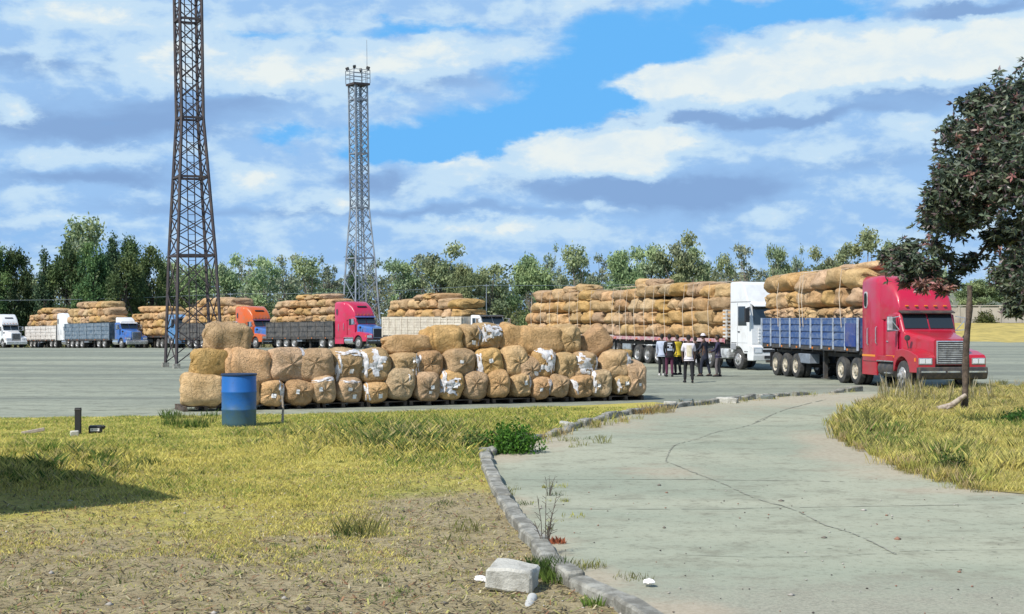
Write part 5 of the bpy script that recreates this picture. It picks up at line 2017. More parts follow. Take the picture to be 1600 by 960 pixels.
# orange
k5 = truck('cargo_truck', 'orange sleeper truck with black trailer just behind the big dark tower', '368 4.75', 131.0, 42, 'bonnet',
           dict(body=orange, hood=blue, fender=orange, zroof=4.0, slot=True, winframe=orange, visor=paint('visor_violet', (.08, .03, .16)), slat=MAT['black'], rim='steel', skirt=orange),
           dict(type='box', side=black_side, zdeck=1.0, ztop=2.5, axles=(-11.0, -12.3, -13.6), bays=8, ribs=3, trim='steel'), -4.95, -15.4)
load(k5, 'the orange truck', -5.0, -15.3, 2.4, [(.84, 9, 0, .2), (.86, 8, 0, .5), (.72, 6, .3, 2.8)], (), 11)
# light blue cabover
k4 = truck('cargo_truck', 'light blue flat-fronted truck with flatbed behind the leg of the dark tower', '262 2.36', 146.0, 33, 'cabover',
           dict(body=sky_blue, zroof=3.5, bumper=sky_blue, slat=sky_blue),
           dict(type='flat', side=MAT['dark_steel'], zdeck=1.3, axles=(-10.2, -11.5, -12.8), trim='steel'), -2.85, -15.6)
load(k4, 'the light blue truck', -3.0, -15.5, 1.32, [(.84, 8, 0, 0), (.84, 8, 0, .3), (.8, 8, 0, .9), (.66, 5, .4, 3.6)], (), 12)
# blue bonneted
k3 = truck('cargo_truck', 'blue bonneted truck with white roof deflector and blue slatted trailer', '177 3.1', 149.0, 41, 'bonnet',
           dict(body=blue, hood=blue, fender=blue, zroof=2.7, roof=white, bumper=silver, rim='steel', visor=white),
           dict(type='box', side=slate2, zdeck=1.0, ztop=2.75, axles=(-11.0, -12.3, -13.6), bays=6, ribs=4, trim='steel'), -4.0, -15.4)
load(k3, 'the blue truck with white roof deflector', -4.0, -15.3, 2.65, [(.84, 9, 0, .2), (.86, 8, .4, .6), (.7, 5, .9, 2.8)], (), 13)
# white with white trailer
k2 = truck('cargo_truck', 'white high-roofed truck with white slatted trailer, second from the far end of the queue', '89 4.75', 163.0, 38, 'bonnet',
           dict(body=white, hood=white, fender=white, zroof=4.1, winframe=MAT['black'], bumper=white, rim='steel'),
           dict(type='box', side=white_side, zdeck=1.0, ztop=2.65, axles=(-11.0, -12.3, -13.6), bays=6, ribs=4, trim='steel'), -4.95, -15.4)
load(k2, 'the white truck with white trailer', -5.0, -15.3, 2.55, [(.74, 8, 0, .2), (.76, 7, 0, .8), (.6, 4, .4, 3.8)], (), 14)
k1 = truck('cargo_truck', 'white aerodynamic bonneted truck cut off at the far end of the queue', '-13 4.75', 165.0, 40, 'bonnet',
           dict(body=white, hood=white, fender=white, zroof=4.0, slot=True, winframe=white, bumper=white, rim='steel', skirt=white),
           dict(type='box', side=white_side, zdeck=1.0, ztop=2.2, axles=(-11.0, -12.3, -13.6), bays=6, ribs=4, trim='steel'), -4.95, -15.4)

# ------------------------------------------------------------------ people
SKIN = mat('skin', (.10, .055, .035), .6)
HAIR = mat('hair', (.012, .01, .009), .9)


def skinned(name, pts, edges, rad, m, parent, root=0, lvl=1):
    me = bpy.data.meshes.new(name)
    me.from_pydata(pts, edges, [])
    o = link(bpy.data.objects.new(name, me))
    md = o.modifiers.new('Skin', 'SKIN')
    md.use_smooth_shade = True
    sv = me.skin_vertices[0].data
    for i, r in enumerate(rad):
        sv[i].radius = r if isinstance(r, tuple) else (r, r)
        sv[i].use_root = i == root
    o.modifiers.new('Sub', 'SUBSURF').levels = lvl
    bpy.context.view_layer.update()
    ev = o.evaluated_get(bpy.context.evaluated_depsgraph_get())
    me2 = bpy.data.meshes.new_from_object(ev)
    o.modifiers.clear()
    o.data = me2
    me2.materials.clear()
    me2.materials.append(m)
    for p in me2.polygons:
        p.use_smooth = True
    bpy.data.meshes.remove(me)
    o.parent = parent
    return o


def person(px, py, label, height, face, shirt, trousers, shoes, pose, hat=None, back=None, long=False, sleeve=True, group='people gathered by the white flatbed truck'):
    """face: heading in degrees (0 = looking away from the camera, 90 = to its left)."""
    x, y = G(px, py)
    k = height / 1.75
    root = thing('person', label, 'person', (x, y, .004), math.radians(face), group)
    st = pose.get('stride', .06)
    lean = pose.get('lean', 0)
    la, ra = pose.get('arms', ((.05, -.02), (.05, -.02)))          # forward offsets of elbow and wrist
    # local: y forward, x right
    P = {'pel': (0, 0, .96), 'spine': (0, .01 + lean * .3, 1.14), 'chest': (0, lean * .7, 1.34), 'neck': (0, lean, 1.50), 'head': (0, .015 + lean * 1.15, 1.585)}
    for s, n, arm in ((-1, 'L', la), (1, 'R', ra)):
        f = st * (1 if s < 0 else -1)
        P['hip' + n] = (.095 * s, 0, .90)
        P['knee' + n] = (.105 * s, f * .7 + .03, .50)
        P['ank' + n] = (.11 * s, f - .02, .09)
        P['toe' + n] = (.125 * s, f + .15, .035)
        P['sh' + n] = (.185 * s, lean * .85, 1.41)
        P['el' + n] = (.235 * s, arm[0] + lean, 1.13 + arm[0] * .3)
        P['wr' + n] = (.22 * s - s * max(0, arm[1]) * .35, arm[1] + arm[0] + lean, .90 + max(0, arm[1]) * .75)
        P['pa' + n] = tuple(Vector(P['wr' + n]) + (Vector(P['wr' + n]) - Vector(P['el' + n])).normalized() * .085)
    P['hem'] = (0, -.005, .62 if long else .87)
    P['collar'] = (0, lean * .96, 1.465)
    P['belt'] = (0, 0, 1.04)
    P = {a: Vector(b) * k for a, b in P.items()}
    R = {'hem': (.175, .135) if long else (.158, .122), 'collar': (.082, .07), 'belt': (.138, .106), 'pel': (.145, .11), 'spine': (.135, .105), 'chest': (.165, .115), 'neck': .055, 'head': .06}
    for n in 'LR':
        R.update({'hip' + n: .085, 'knee' + n: .058, 'ank' + n: .04, 'toe' + n: .036, 'sh' + n: .06, 'el' + n: .042, 'wr' + n: .029, 'pa' + n: (.036, .022)})
    E = [('pel', 'spine'), ('spine', 'chest'), ('chest', 'neck'), ('neck', 'head')]
    for n in 'LR':
        E += [('pel', 'hip' + n), ('hip' + n, 'knee' + n), ('knee' + n, 'ank' + n), ('ank' + n, 'toe' + n), ('chest', 'sh' + n), ('sh' + n, 'el' + n), ('el' + n, 'wr' + n), ('wr' + n, 'pa' + n)]

    def sub(names, grow, ed):
        idx = {a: i for i, a in enumerate(names)}
        rr_ = []
        for a in names:
            q = R[a]
            q = q if isinstance(q, tuple) else (q, q)
            g = grow(a)
            rr_.append((q[0] * k * g, q[1] * k * g))
        return [tuple(P[a]) for a in names], [(idx[a], idx[b]) for a, b in ed], rr_
    names = [a for a in P if a not in ('hem', 'collar', 'belt')]
    body = skinned('body_tmp', *sub(names, lambda a: 1.0, E), SKIN, None)
    # head with nose, brow and ears, and five fingers on each hand, joined into the one body mesh
    bm = bmesh.new()
    bm.from_mesh(body.data)
    hm = bmesh.new()
    bmesh.ops.create_uvsphere(hm, u_segments=20, v_segments=14, radius=1)
    for v in hm.verts:
        c = v.co
        z = c.z
        w = 1 - .18 * max(0, -z) ** 1.5
        px_, py_, pz_ = c.x * .076 * w, c.y * .098, c.z * .118
        if c.y > .75 and abs(c.x) < .25 and -.35 < z < .1:
            py_ += .02 * (1 - abs(c.x) * 3)
        if c.y > .8 and .1 < z < .3 and .2 < abs(c.x) < .5:
            py_ -= .008
        if abs(c.x) > .93 and abs(z) < .3:
            px_ += math.copysign(.014, c.x)
        v.co = (Vector((px_, py_, pz_)) + Vector((0, .018, .075))) * k + P['head']
    tmp = bpy.data.meshes.new('t')
    hm.to_mesh(tmp)
    bm.from_mesh(tmp)
    hm.free()
    bpy.data.meshes.remove(tmp)
    mb = MB()
    for n, s in (('L', -1), ('R', 1)):
        d = (P['pa' + n] - P['wr' + n]).normalized()
        side = Vector((0, 1, 0)) if abs(d.y) < .8 else Vector((1, 0, 0))
        inn = d.cross(side).normalized() * -s
        for j, (o_, ln) in enumerate(((-.027, .06), (-.009, .072), (.009, .068), (.027, .055))):
            b0 = P['pa' + n] + side * o_ * k
            mb.tube([b0, b0 + d * ln * .5 * k, b0 + (d * ln * .9 + inn * .02) * k], [.009 * k, .0085 * k, .006 * k], 6)
        b0 = P['wr' + n] + (d * .03 + side * .025) * k
        mb.tube([b0, b0 + (d * .03 + side * .025) * k, b0 + (d * .06 + side * .028) * k], [.011 * k, .010 * k, .007 * k], 6)
    tmp = bpy.data.meshes.new('t')
    tmp.from_pydata(mb.v, [], mb.f)
    bm.from_mesh(tmp)
    bpy.data.meshes.remove(tmp)
    me = bpy.data.meshes.new('body')
    bm.to_mesh(me)
    bm.free()
    me.materials.append(SKIN)
    for p in me.polygons:
        p.use_smooth = True
    bpy.data.objects.remove(body)
    link(bpy.data.objects.new('body', me), root)
    # clothes
    ed = [e for e in E if e[0] in ('pel', 'spine', 'chest') and e[1] in ('spine', 'chest')] + [('chest', 'shL'), ('chest', 'shR'), ('shL', 'elL'), ('shR', 'elR')]
    nm = ['pel', 'spine', 'chest', 'shL', 'shR', 'elL', 'elR']
    if sleeve:
        ed += [('elL', 'wrL'), ('elR', 'wrR')]
        nm += ['wrL', 'wrR']
    ed += [('hem', 'pel'), ('chest', 'collar')]
    nm += ['hem', 'collar']
    sh = skinned('shirt' if not long else 'coat', *sub(nm, lambda a: 1.2 if a not in ('elL', 'elR') or sleeve else 1.5, ed), shirt, root)
    if back:
        bv = BVHTree.FromPolygons([v.co for v in sh.data.vertices], [p.vertices[:] for p in sh.data.polygons])
        for cx, cz, w, h, m in back:
            mb = MB()
            vs, fs, n = [], [], 5
            for j in range(n):
                for i in range(n):
                    q = Vector(((cx + w * (i / (n - 1) - .5)) * k, -2, (cz + h * (j / (n - 1) - .5)) * k))
                    loc, nr, _a, _b = bv.ray_cast(q, Vector((0, 1, 0)))
                    vs.append((loc if loc else Vector((q.x, -.12, q.z))) + Vector((0, -.008, 0)))
            for j in range(n - 1):
                for i in range(n - 1):
                    a = j * n + i
                    fs.append((a, a + 1, a + n + 1, a + n))
            mb.add(vs, fs)
            mb.build('back_print', m, sh, smooth=1)
    ed = [('belt', 'pel'), ('pel', 'hipL'), ('pel', 'hipR'), ('hipL', 'kneeL'), ('hipR', 'kneeR'), ('kneeL', 'ankL'), ('kneeR', 'ankR')]
    skinned('trousers', *sub(['pel', 'belt', 'hipL', 'hipR', 'kneeL', 'kneeR', 'ankL', 'ankR'], lambda a: 1.5 if 'ank' in a else 1.22 if 'knee' in a else 1.08, ed), trousers, root)
    for n in 'LR':
        mb = MB()
        a, t_ = P['ank' + n], P['toe' + n]
        d = (t_ - a)
        d.z = 0
        d.normalize()
        q = [a - d * .07 * k, a + d * .06 * k, a + d * .19 * k]
        mb.loft([[Vector((c.x + w * math.cos(u) * k, c.y + 0, 0)) + Vector((0, 0, (h * .5 + h * .5 * math.sin(u)) * k)) for u in [j * math.pi / 5 for j in range(10)]] for c, w, h in ((q[0], .038, .09), (q[1], .045, .10), (q[2], .035, .045))])
        mb.build('shoe', shoes, root, smooth=1.0)
    # hair or cap
    hm = bmesh.new()
    bmesh.ops.create_uvsphere(hm, u_segments=18, v_segments=12, radius=1)
    bmesh.ops.delete(hm, geom=[v for v in hm.verts if (v.co.y > .45 and v.co.z < .45) or v.co.z < -.35], context='VERTS')
    for v in hm.verts:
        v.co = (Vector((v.co.x * .083, v.co.y * .106, v.co.z * .126)) + Vector((0, .014, .08))) * k + P['head']
    me = bpy.data.meshes.new('hair')
    hm.to_mesh(me)
    hm.free()
    me.materials.append(HAIR)
    for p in me.polygons:
        p.use_smooth = True
    link(bpy.data.objects.new('hair', me), root)
    if hat:
        mb = MB()
        c = P['head'] + Vector((0, .014, .13)) * k
        mb.lathe([(.001, .085 * k), (.06 * k, .075 * k), (.092 * k, .035 * k), (.1 * k, 0), (.13 * k, -.012 * k), (.13 * k, -.016 * k), (.09 * k, -.004 * k)], 18, 'Z', c)
        mb.build('hat', hat, root, smooth=.8)
    return root


cl = lambda n, c: mat(n, c, .9, wear=tuple(q * .75 for q in c), wear_amt=.5, scale=9)
navy, blk, maroon, grey, wht = cl('navy', (.018, .022, .04)), cl('black_cloth', (.012, .012, .016)), cl('maroon', (.10, .022, .055)), cl('grey_cloth', (.13, .115, .12)), cl('white_cloth', (.72, .68, .72))
yel, wblue, indigo, creamc, wshoe, printw = cl('yellow_cloth', (.62, .46, .03)), cl('pale_blue_cloth', (.45, .5, .62)), cl('indigo', (.04, .035, .075)), cl('cream_cloth', (.70, .63, .47)), cl('white_shoe', (.6, .58, .58)), mat('white_print', (.6, .62, .68), .8)
person(1034, 587, 'person in pale blue shirt and dark trousers with white shoes, leftmost of the group', 1.76, -25, wblue, blk, wshoe, dict(stride=.05), None)
person(1046, 589, 'person in black jersey with white back print and maroon trousers, hands on hips', 1.76, 5, blk, maroon, blk, dict(stride=.05, arms=((-.05, .1), (-.05, .1))), None,
       [(0, 1.40, .20, .035, printw), (0, 1.28, .05, .14, printw), (-.075, 1.31, .05, .07, printw), (.07, 1.24, .05, .07, printw), (0, 1.14, .22, .09, wblue)])
person(1059, 586, 'person in yellow shirt half hidden behind the black jersey and white shirt', 1.72, 40, yel, blk, blk, dict(stride=.04, arms=((.1, .1), (.1, .1))), None, None, False, False)
person(1076, 598.5, 'person in white shirt and black trousers walking towards the group, closest to us', 1.80, 3, wht, blk, blk, dict(stride=.17), None, [(0, 1.18, .19, .42, creamc)], False, False)
person(1088, 588, 'person in dark clothes mostly hidden behind the white shirt', 1.66, 30, blk, blk, blk, dict(stride=.1, lean=.05, arms=((.1, .15), (.1, .1))), None)
person(1102, 588.5, 'person in long navy coat and white hat with legs apart', 1.78, 60, navy, navy, blk, dict(stride=.15, lean=.06, arms=((.1, .2), (.08, .15))), wht, None, True)
person(1122, 589, 'person in indigo jacket and grey trousers, rightmost of the group', 1.74, 75, indigo, grey, blk, dict(stride=.05, arms=((.08, .22), (.06, .2))), None)

# ------------------------------------------------------------------ trees
MAT['leaf'] = attr_mat('leaf', .7, .28, .3)
MAT['bark'] = mat('pale_bark', (.26, .22, .18), .9, wear=(.12, .10, .08), wear_amt=.5, scale=4)
MAT['bark_dark'] = mat('dark_bark', (.06, .05, .042), .95, wear=(.11, .09, .07), wear_amt=.4, scale=4)


def leaf_mesh(name, cen, size, cols, rng, aspect=.5, droop=0.0, m=None):
    n = len(cen)
    a = rng.normal(size=(n, 3))
    a[:, 2] -= droop
    a /= np.linalg.norm(a, axis=1)[:, None]
    b = np.cross(a, rng.normal(size=(n, 3)))
    b /= np.linalg.norm(b, axis=1)[:, None]
    L = size[:, None]
    v = np.stack([cen - a * L * .5, cen + b * L * aspect * .5, cen + a * L * .5, cen - b * L * aspect * .5], 1)
    return np_mesh(name, v.reshape(-1, 3), np.arange(4 * n).reshape(n, 4), m or MAT['leaf'], np.repeat(cols[:, None], 4, 1).reshape(-1, 3))


def limbs(mb, base, tips, r0, rng, fork):
    """A trunk that forks towards the tips of the crown."""
    trunk = [Vector(base)]
    top = Vector(fork)
    for i in range(1, 6):
        s = i / 5
        trunk.append(Vector(base).lerp(top, s) + Vector((rng.uniform(-.05, .05), rng.uniform(-.05, .05), 0)) * r0 * 4)
    mb.tube(trunk, [r0 * (1.25 - .12 * i) for i in range(6)], 8)
    for t in tips:
        t = Vector(t)
        s = rng.uniform(.45, 1.0)
        a = trunk[min(5, int(round(5 * s)))]
        mid = a.lerp(t, .5) + Vector((rng.uniform(-.3, .3), rng.uniform(-.3, .3), rng.uniform(-.1, .4)))
        mb.tube([a, mid, t], [r0 * .5, r0 * .3, r0 * .1], 6, caps=False)


def tree_variant(kind, seed):
    """Unit tree 10 m tall: (trunk mesh, crown mesh)."""
    rng = np.random.default_rng(seed)
    rp = random.Random(seed)
    clumps = []
    if kind == 'gum':             # open gum tree: bare stem, clumps of leaves with gaps
        n = 17
        for i in range(n):
            z = rp.uniform(4.0, 9.4)
            w = 2.5 * math.sin(min(1, max(.12, (z - 2.4) / 5.2)) * math.pi * .62) ** .8 * (1.0 if z < 8 else .62)
            a = rp.uniform(0, 6.28)
            r = w * math.sqrt(rp.random())
            clumps.append((r * math.cos(a), r * math.sin(a), z, rp.uniform(.55, 1.15), rp.uniform(.45, .8)))
        for i in range(6):
            a = rp.uniform(0, 6.28)
            clumps.append((1.6 * math.cos(a), 1.6 * math.sin(a), rp.uniform(2.2, 4.2), rp.uniform(.5, .9), rp.uniform(.4, .8)))
        dens, ls, pal, droop, br_, fork = 190, .36, [(0.170, 0.228, 0.098), (0.125, 0.182, 0.089), (0.254, 0.304, 0.131), (0.200, 0.236, 0.142)], .5, 'bark', (.1, 0, 4.6)
    elif kind == 'sparse':        # thin see-through gum
        for i in range(15):
            z = rp.uniform(3.6, 9.6)
            a = rp.uniform(0, 6.28)
            r = 2.1 * math.sqrt(rp.random()) * (1 if z < 8 else .6)
            clumps.append((r * math.cos(a), r * math.sin(a), z, rp.uniform(.4, .85), rp.uniform(.35, .6)))
        dens, ls, pal, droop, br_, fork = 150, .33, [(0.201, 0.244, 0.143), (0.157, 0.215, 0.135), (0.258, 0.287, 0.186), (0.163, 0.192, 0.142)], .7, 'bark', (0, .1, 5.2)
    elif kind == 'dense':         # dark bushy tree, leafy nearly to the ground
        for i in range(46):
            z = rp.uniform(1.0, 9.2)
            w = 2.6 * (1 - (max(0, z - 4.5) / 5.6) ** 1.6)
            a = rp.uniform(0, 6.28)
            r = w * rp.uniform(.3, 1) ** .5
            clumps.append((r * math.cos(a), r * math.sin(a), z, rp.uniform(.6, 1.05), rp.uniform(.6, 1.0)))
        dens, ls, pal, droop, br_, fork = 165, .34, [(0.061, 0.123, 0.038), (0.044, 0.096, 0.038), (0.096, 0.166, 0.049), (0.140, 0.201, 0.052)], .2, 'bark_dark', (0, 0, 6)
    elif kind == 'slim':          # dark casuarina, a ragged spire
        for i in range(30):
            z = rp.uniform(1.2, 9.7)
            w = 1.5 * (1 - (z / 10.2) ** 1.5)
            a = rp.uniform(0, 6.28)
            r = w * rp.uniform(.2, 1)
            clumps.append((r * math.cos(a), r * math.sin(a), z, rp.uniform(.45, .8), rp.uniform(.7, 1.2)))
        dens, ls, pal, droop, br_, fork = 170, .30, [(0.049, 0.102, 0.044), (0.038, 0.081, 0.045), (0.079, 0.131, 0.052)], .2, 'bark_dark', (0, 0, 8.5)
    else:                         # round low bushy tree
        for i in range(24):
            z = rp.uniform(2.0, 9.3)
            w = 4.0 * math.sin(min(1, (z + .5) / 10) * math.pi) ** .6
            a = rp.uniform(0, 6.28)
            r = w * rp.uniform(.2, 1) ** .6
            clumps.append((r * math.cos(a), r * math.sin(a), z, rp.uniform(.9, 1.5), rp.uniform(.7, 1.2)))
        dens, ls, pal, droop, br_, fork = 200, .42, [(0.151, 0.209, 0.086), (0.113, 0.164, 0.074), (0.233, 0.276, 0.110)], .3, 'bark', (0, 0, 4)
    cs, ss, cc = [], [], []
    pal = (np.array(pal) * .85 + np.array(pal).mean(1, keepdims=True) * .15) * (1.5 if br_ == 'bark' else 1.2)
    for x, y, z, rx, rz in clumps:
        n = int(dens * rx * rx * rz * 2.2) + 24
        u = rng.normal(size=(n, 3))
        u /= np.linalg.norm(u, axis=1)[:, None]
        u *= (rng.random(n) ** .42)[:, None] * (1 + .35 * rng.normal(size=n).clip(-1, 1.5))[:, None]
        cs.append(np.array([x, y, z]) + u * np.array([rx, rx, rz]))
        ss.append(rng.uniform(.6, 1.25, n) * ls)
        base = pal[rng.integers(0, len(pal))]
        mix = pal[rng.integers(0, len(pal), n)]
        cc.append((base * .6 + mix * .4) * rng.uniform(.75, 1.25, (n, 1)))
    crown = leaf_mesh('crown', np.concatenate(cs), np.concatenate(ss), np.concatenate(cc), rng, .5, droop)
    mb = MB()
    limbs(mb, (0, 0, -.1), [(c[0] * .9, c[1] * .9, c[2]) for c in clumps[::2 if len(clumps) > 25 else 1]], .15, rp, fork)
    return mb.mesh('trunk', MAT[br_], smooth=1.0), crown


VAR = {k: [tree_variant(k, 100 + 7 * i + hash_) for i in range(n)] for k, n, hash_ in (('gum', 4, 1), ('sparse', 3, 2), ('dense', 3, 3), ('slim', 2, 4), ('round', 2, 5))}
WORD = {'gum': 'open-crowned gum tree', 'sparse': 'thin see-through gum tree', 'dense': 'dark bushy tree', 'slim': 'dark spire-shaped tree', 'round': 'round bushy tree'}
TREES = [  # px, top row, width px, distance, kind, what it stands behind
    (-12, 378, 70, 150, 'dense', 'at the far end of the tree line behind the cut-off white truck'), (24, 384, 66, 152, 'dense', 'behind the high-roofed white truck and its white trailer'), (70, 392, 44, 149, 'slim', 'standing apart before the gap by the white trailer'),
    (52, 420, 50, 175, 'gum', 'low in the gap beside the dark spire tree'), (128, 333, 96, 158, 'gum', 'tallest of all, rising above the dark grove'), (104, 372, 66, 150, 'dense', 'below the tallest gum, behind the white trailer load'), (146, 372, 62, 148, 'dense', 'directly below the crown of the tallest gum'),
    (176, 374, 44, 152, 'slim', 'in the dark grove over the blue truck'), (205, 366, 58, 156, 'dense', 'taller one in the dark grove over the blue truck'), (196, 388, 66, 146, 'dense', 'in front of the taller ones over the blue truck'), (240, 378, 64, 150, 'dense', 'at the near end of the dark grove by the dark tower'),
    (262, 398, 50, 160, 'gum', 'whose crown meets the left legs of the dark tower'), (300, 418, 90, 158, 'round', 'tan and low, seen through the dark tower'), (352, 397, 56, 165, 'gum', 'just past the dark tower over the orange cab'), (382, 402, 50, 172, 'sparse', 'pale, between the dark tower and the black trailer load'),
    (407, 386, 66, 160, 'gum', 'bright and full over the orange cab'), (448, 396, 56, 168, 'sparse', 'over the black trailer of the rose red truck'), (480, 396, 70, 163, 'gum', 'over the load of the rose red truck'), (514, 400, 60, 170, 'sparse', 'beside the grey tower over the rose red cab'),
    (552, 392, 46, 160, 'slim', 'directly behind the grey floodlight tower'), (590, 404, 56, 168, 'sparse', 'between the grey tower and the cream trailer'), (624, 398, 60, 160, 'gum', 'at the tail of the cream trailer'), (660, 396, 62, 172, 'sparse', 'over the tail of the load on the cream trailer'),
    (690, 381, 84, 162, 'gum', 'tall over the load on the cream trailer'), (722, 408, 50, 158, 'round', 'low beside the tall gum over the cream trailer'), (768, 400, 70, 160, 'gum', 'standing alone over the dark cab windows'), (832, 402, 76, 162, 'round', 'with yellowish crown at the tail of the hidden-cab flatbed'),
    (862, 380, 44, 175, 'sparse', 'tall and thin over the tail of the hidden-cab flatbed'), (900, 378, 66, 160, 'gum', 'over the load of the hidden-cab flatbed'), (935, 396, 46, 172, 'sparse', 'small, over the front of the hidden-cab flatbed load'), (975, 388, 74, 158, 'round', 'over the tail of the white flatbed'),
    (1012, 374, 66, 162, 'gum', 'over the rear bales of the white flatbed'), (1058, 363, 72, 160, 'gum', 'tallest above the white flatbed load'), (1090, 370, 64, 166, 'gum', 'yellow-green beside the tallest above the white flatbed'), (1130, 392, 40, 160, 'gum', 'narrow, over the front bales of the white flatbed'),
    (1166, 380, 64, 164, 'sparse', 'with spreading limbs over the tall white cab'), (1215, 375, 42, 158, 'gum', 'upright over the tail of the blue trailer'), (1251, 384, 40, 166, 'sparse', 'slight, over the blue trailer load'), (1290, 386, 54, 162, 'gum', 'over the middle of the blue trailer load'),
    (1322, 374, 54, 170, 'gum', 'over the front of the blue trailer load'), (1356, 352, 76, 160, 'gum', 'tall over the red cab beside the big near tree'), (1400, 368, 66, 164, 'gum', 'behind the hanging branches of the big near tree'), (1450, 400, 80, 190, 'gum', 'far off behind the roof of the red truck'),
    (1528, 438, 70, 260, 'round', 'far off past the leaning wooden post'), (1580, 440, 80, 270, 'round', 'far off behind the pale boundary wall')]
tr = random.Random(5)
cnt = {}
for px, py, wpx, d, kind, where in TREES:
    zb = 1.9
    if d < 200:
        d, zb = d * 1.24, -1.8
    s = F / d
    h = H + (HOR - py) / s - zb
    i = cnt.get(kind, 0)
    cnt[kind] = i + 1
    tm, cm = VAR[kind][i % len(VAR[kind])]
    W = {'gum': 5.6, 'sparse': 5.0, 'dense': 6.0, 'slim': 3.6, 'round': 9.0}[kind]
    sx = wpx / s / W * 1.12
    o = thing('tree', f'{WORD[kind]} {where}', 'tree', ((px - 800) / s, d, zb - .05), tr.uniform(0, 6.28), 'trees along the far edge of the yard')
    o.scale = (sx, sx, h / 10)
    link(bpy.data.objects.new('trunk', tm), o)
    link(bpy.data.objects.new('crown', cm), o)
# undergrowth that closes the foot of the tree line
rng = np.random.default_rng(40)
n = 52000
x = rng.uniform(-100, 48, n)
y = rng.uniform(188, 222, n)
hh = 1.2 + 3.4 * fnoise(x * .16, y * .05, 3) * (1 + .5 * np.exp(-((x + 45) / 16) ** 2))
z = -1.8 + rng.random(n) ** .8 * (hh * 1.25 + 1.6)
pal = np.array([(.065, .095, .04), (.10, .135, .05), (.15, .17, .065), (.19, .18, .085)])
c = pal[np.clip((fnoise(x * .3, y * .1, 9) * 5).astype(int), 0, 3)] * rng.uniform(.7, 1.2, (n, 1))
o = link(bpy.data.objects.new('undergrowth', leaf_mesh('undergrowth', np.stack([x, y, z], 1), rng.uniform(.3, .6, n), c, rng, .55, .2)))
tag(o, 'dark scrubby undergrowth along the foot of the tree line', None, kind='stuff')

# the farther wood that shows between the trees as one grey-green mass
n = 60000
x = rng.uniform(-118, 75, n)
y = rng.uniform(243, 278, n)
hh = 4.5 + 6.5 * fnoise(x * .11, y * .02, 17) + 2.5 * (fnoise(x * .5, y * .1, 23) - .5)
z = -1.5 + rng.random(n) ** .75 * (hh * 1.25 + 2.2)
c = np.array([(.13, .165, .095), (.10, .135, .085), (.17, .19, .11), (.12, .14, .10)])[np.clip((fnoise(x * .22, y * .1, 19) * 5.2 - .6).astype(int), 0, 3)] * rng.uniform(.75, 1.2, (n, 1))
o = link(bpy.data.objects.new('treeline', leaf_mesh('treeline', np.stack([x, y, z], 1), rng.uniform(.5, .95, n), c * 1.25, rng, .55, .2)))
tag(o, 'far grey-green wood closing the gaps behind the tree row', None, kind='stuff')


def bush(px, py, w, h, n, label, pal, size, seed, name='shrub', asp=.5):
    rng = np.random.default_rng(seed)
    x, y = G(px, py)
    root = thing(name, label, 'shrub', (x, y, 0.0))
    u = rng.normal(size=(n, 3))
    u /= np.linalg.norm(u, axis=1)[:, None]
    u *= (rng.random(n) ** .4)[:, None] * (1 + .25 * np.sin(u[:, :1] * 7 + seed) * np.cos(u[:, 1:2] * 6))
    u[:, 2] = np.abs(u[:, 2])
    pal = np.array(pal)
    c = pal[rng.integers(0, len(pal), n)] * rng.uniform(.7, 1.25, (n, 1))
    link(bpy.data.objects.new('foliage', leaf_mesh('foliage', u * np.array([w, w, h]) + np.array([0, 0, .02]), rng.uniform(.6, 1.3, n) * size, c, rng, asp)), root)
    mb = MB()
    for i in range(9):
        a = i * .7
        mb.tube([(0, 0, -.02), (.3 * w * math.cos(a), .3 * w * math.sin(a), h * .4), (.7 * w * math.cos(a), .7 * w * math.sin(a), h * .75)], [.012, .009, .004], 5)
    mb.build('stems', MAT['bark_dark'], root)
    return root


bush(800, 708, .52, .52, 2600, 'bright green leafy bush at the corner of lawn and drive', [(.06, .20, .02), (.04, .14, .018), (.10, .26, .03)], .07, 1)
bush(745, 706, .36, .36, 900, 'smaller dull green bush just left of the bright green corner bush', [(.09, .17, .03), (.06, .11, .03), (.16, .2, .05)], .06, 2)
bush(1598, 664, .5, .35, 1400, 'low dark green bush at the edge of the grass verge past the post', [(.03, .10, .018), (.05, .14, .02)], .06, 3)
bush(1487, 744, .3, .32, 900, 'small green bush at the rim of the verge beside the drive', [(.09, .16, .03), (.05, .10, .025), (.18, .2, .06)], .06, 4)
b = bush(1540, 508, 1.6, 1.9, 1500, 'small bush before the pale boundary wall on the dry bank', [(.08, .11, .03), (.05, .08, .025), (.14, .15, .05)], .3, 5)
b.location = (*((1540 - 800) / F * 200 * q for q in (1,)), 200, 1.7)
# thin dead stems standing at the kerb
mb = MB()
rs_ = random.Random(8)
for i in range(9):
    a, l = rs_.uniform(0, 6.28), rs_.uniform(.25, .62)
    q = rs_.uniform(.05, .18)
    p = [(0.03 * math.cos(a), .03 * math.sin(a), 0), (q * .5 * math.cos(a), q * .5 * math.sin(a), l * .55), (q * math.cos(a), q * math.sin(a), l)]
    mb.tube(p, [.005, .004, .002], 5)
    for k in range(5):
        e = Vector(p[1]).lerp(Vector(p[2]), k / 5)
        mb.tube([e, e + Vector((rs_.uniform(-.07, .07), rs_.uniform(-.07, .07), rs_.uniform(.02, .08)))], [.003, .002], 4)
o = mb.build('dead_plant', MAT['post_wood'])
o.location = (*G(852, 868), .02)
tag(o, 'thin dry dead plant with bare stems standing beside the near kerb', 'plant')
o2 = o.copy()
C.objects.link(o2)
o2.location = (*G(858, 776), .01)
o2.scale = (.7, .7, .45)
o2['label'] = 'small dry weed growing out of a joint in the concrete drive'

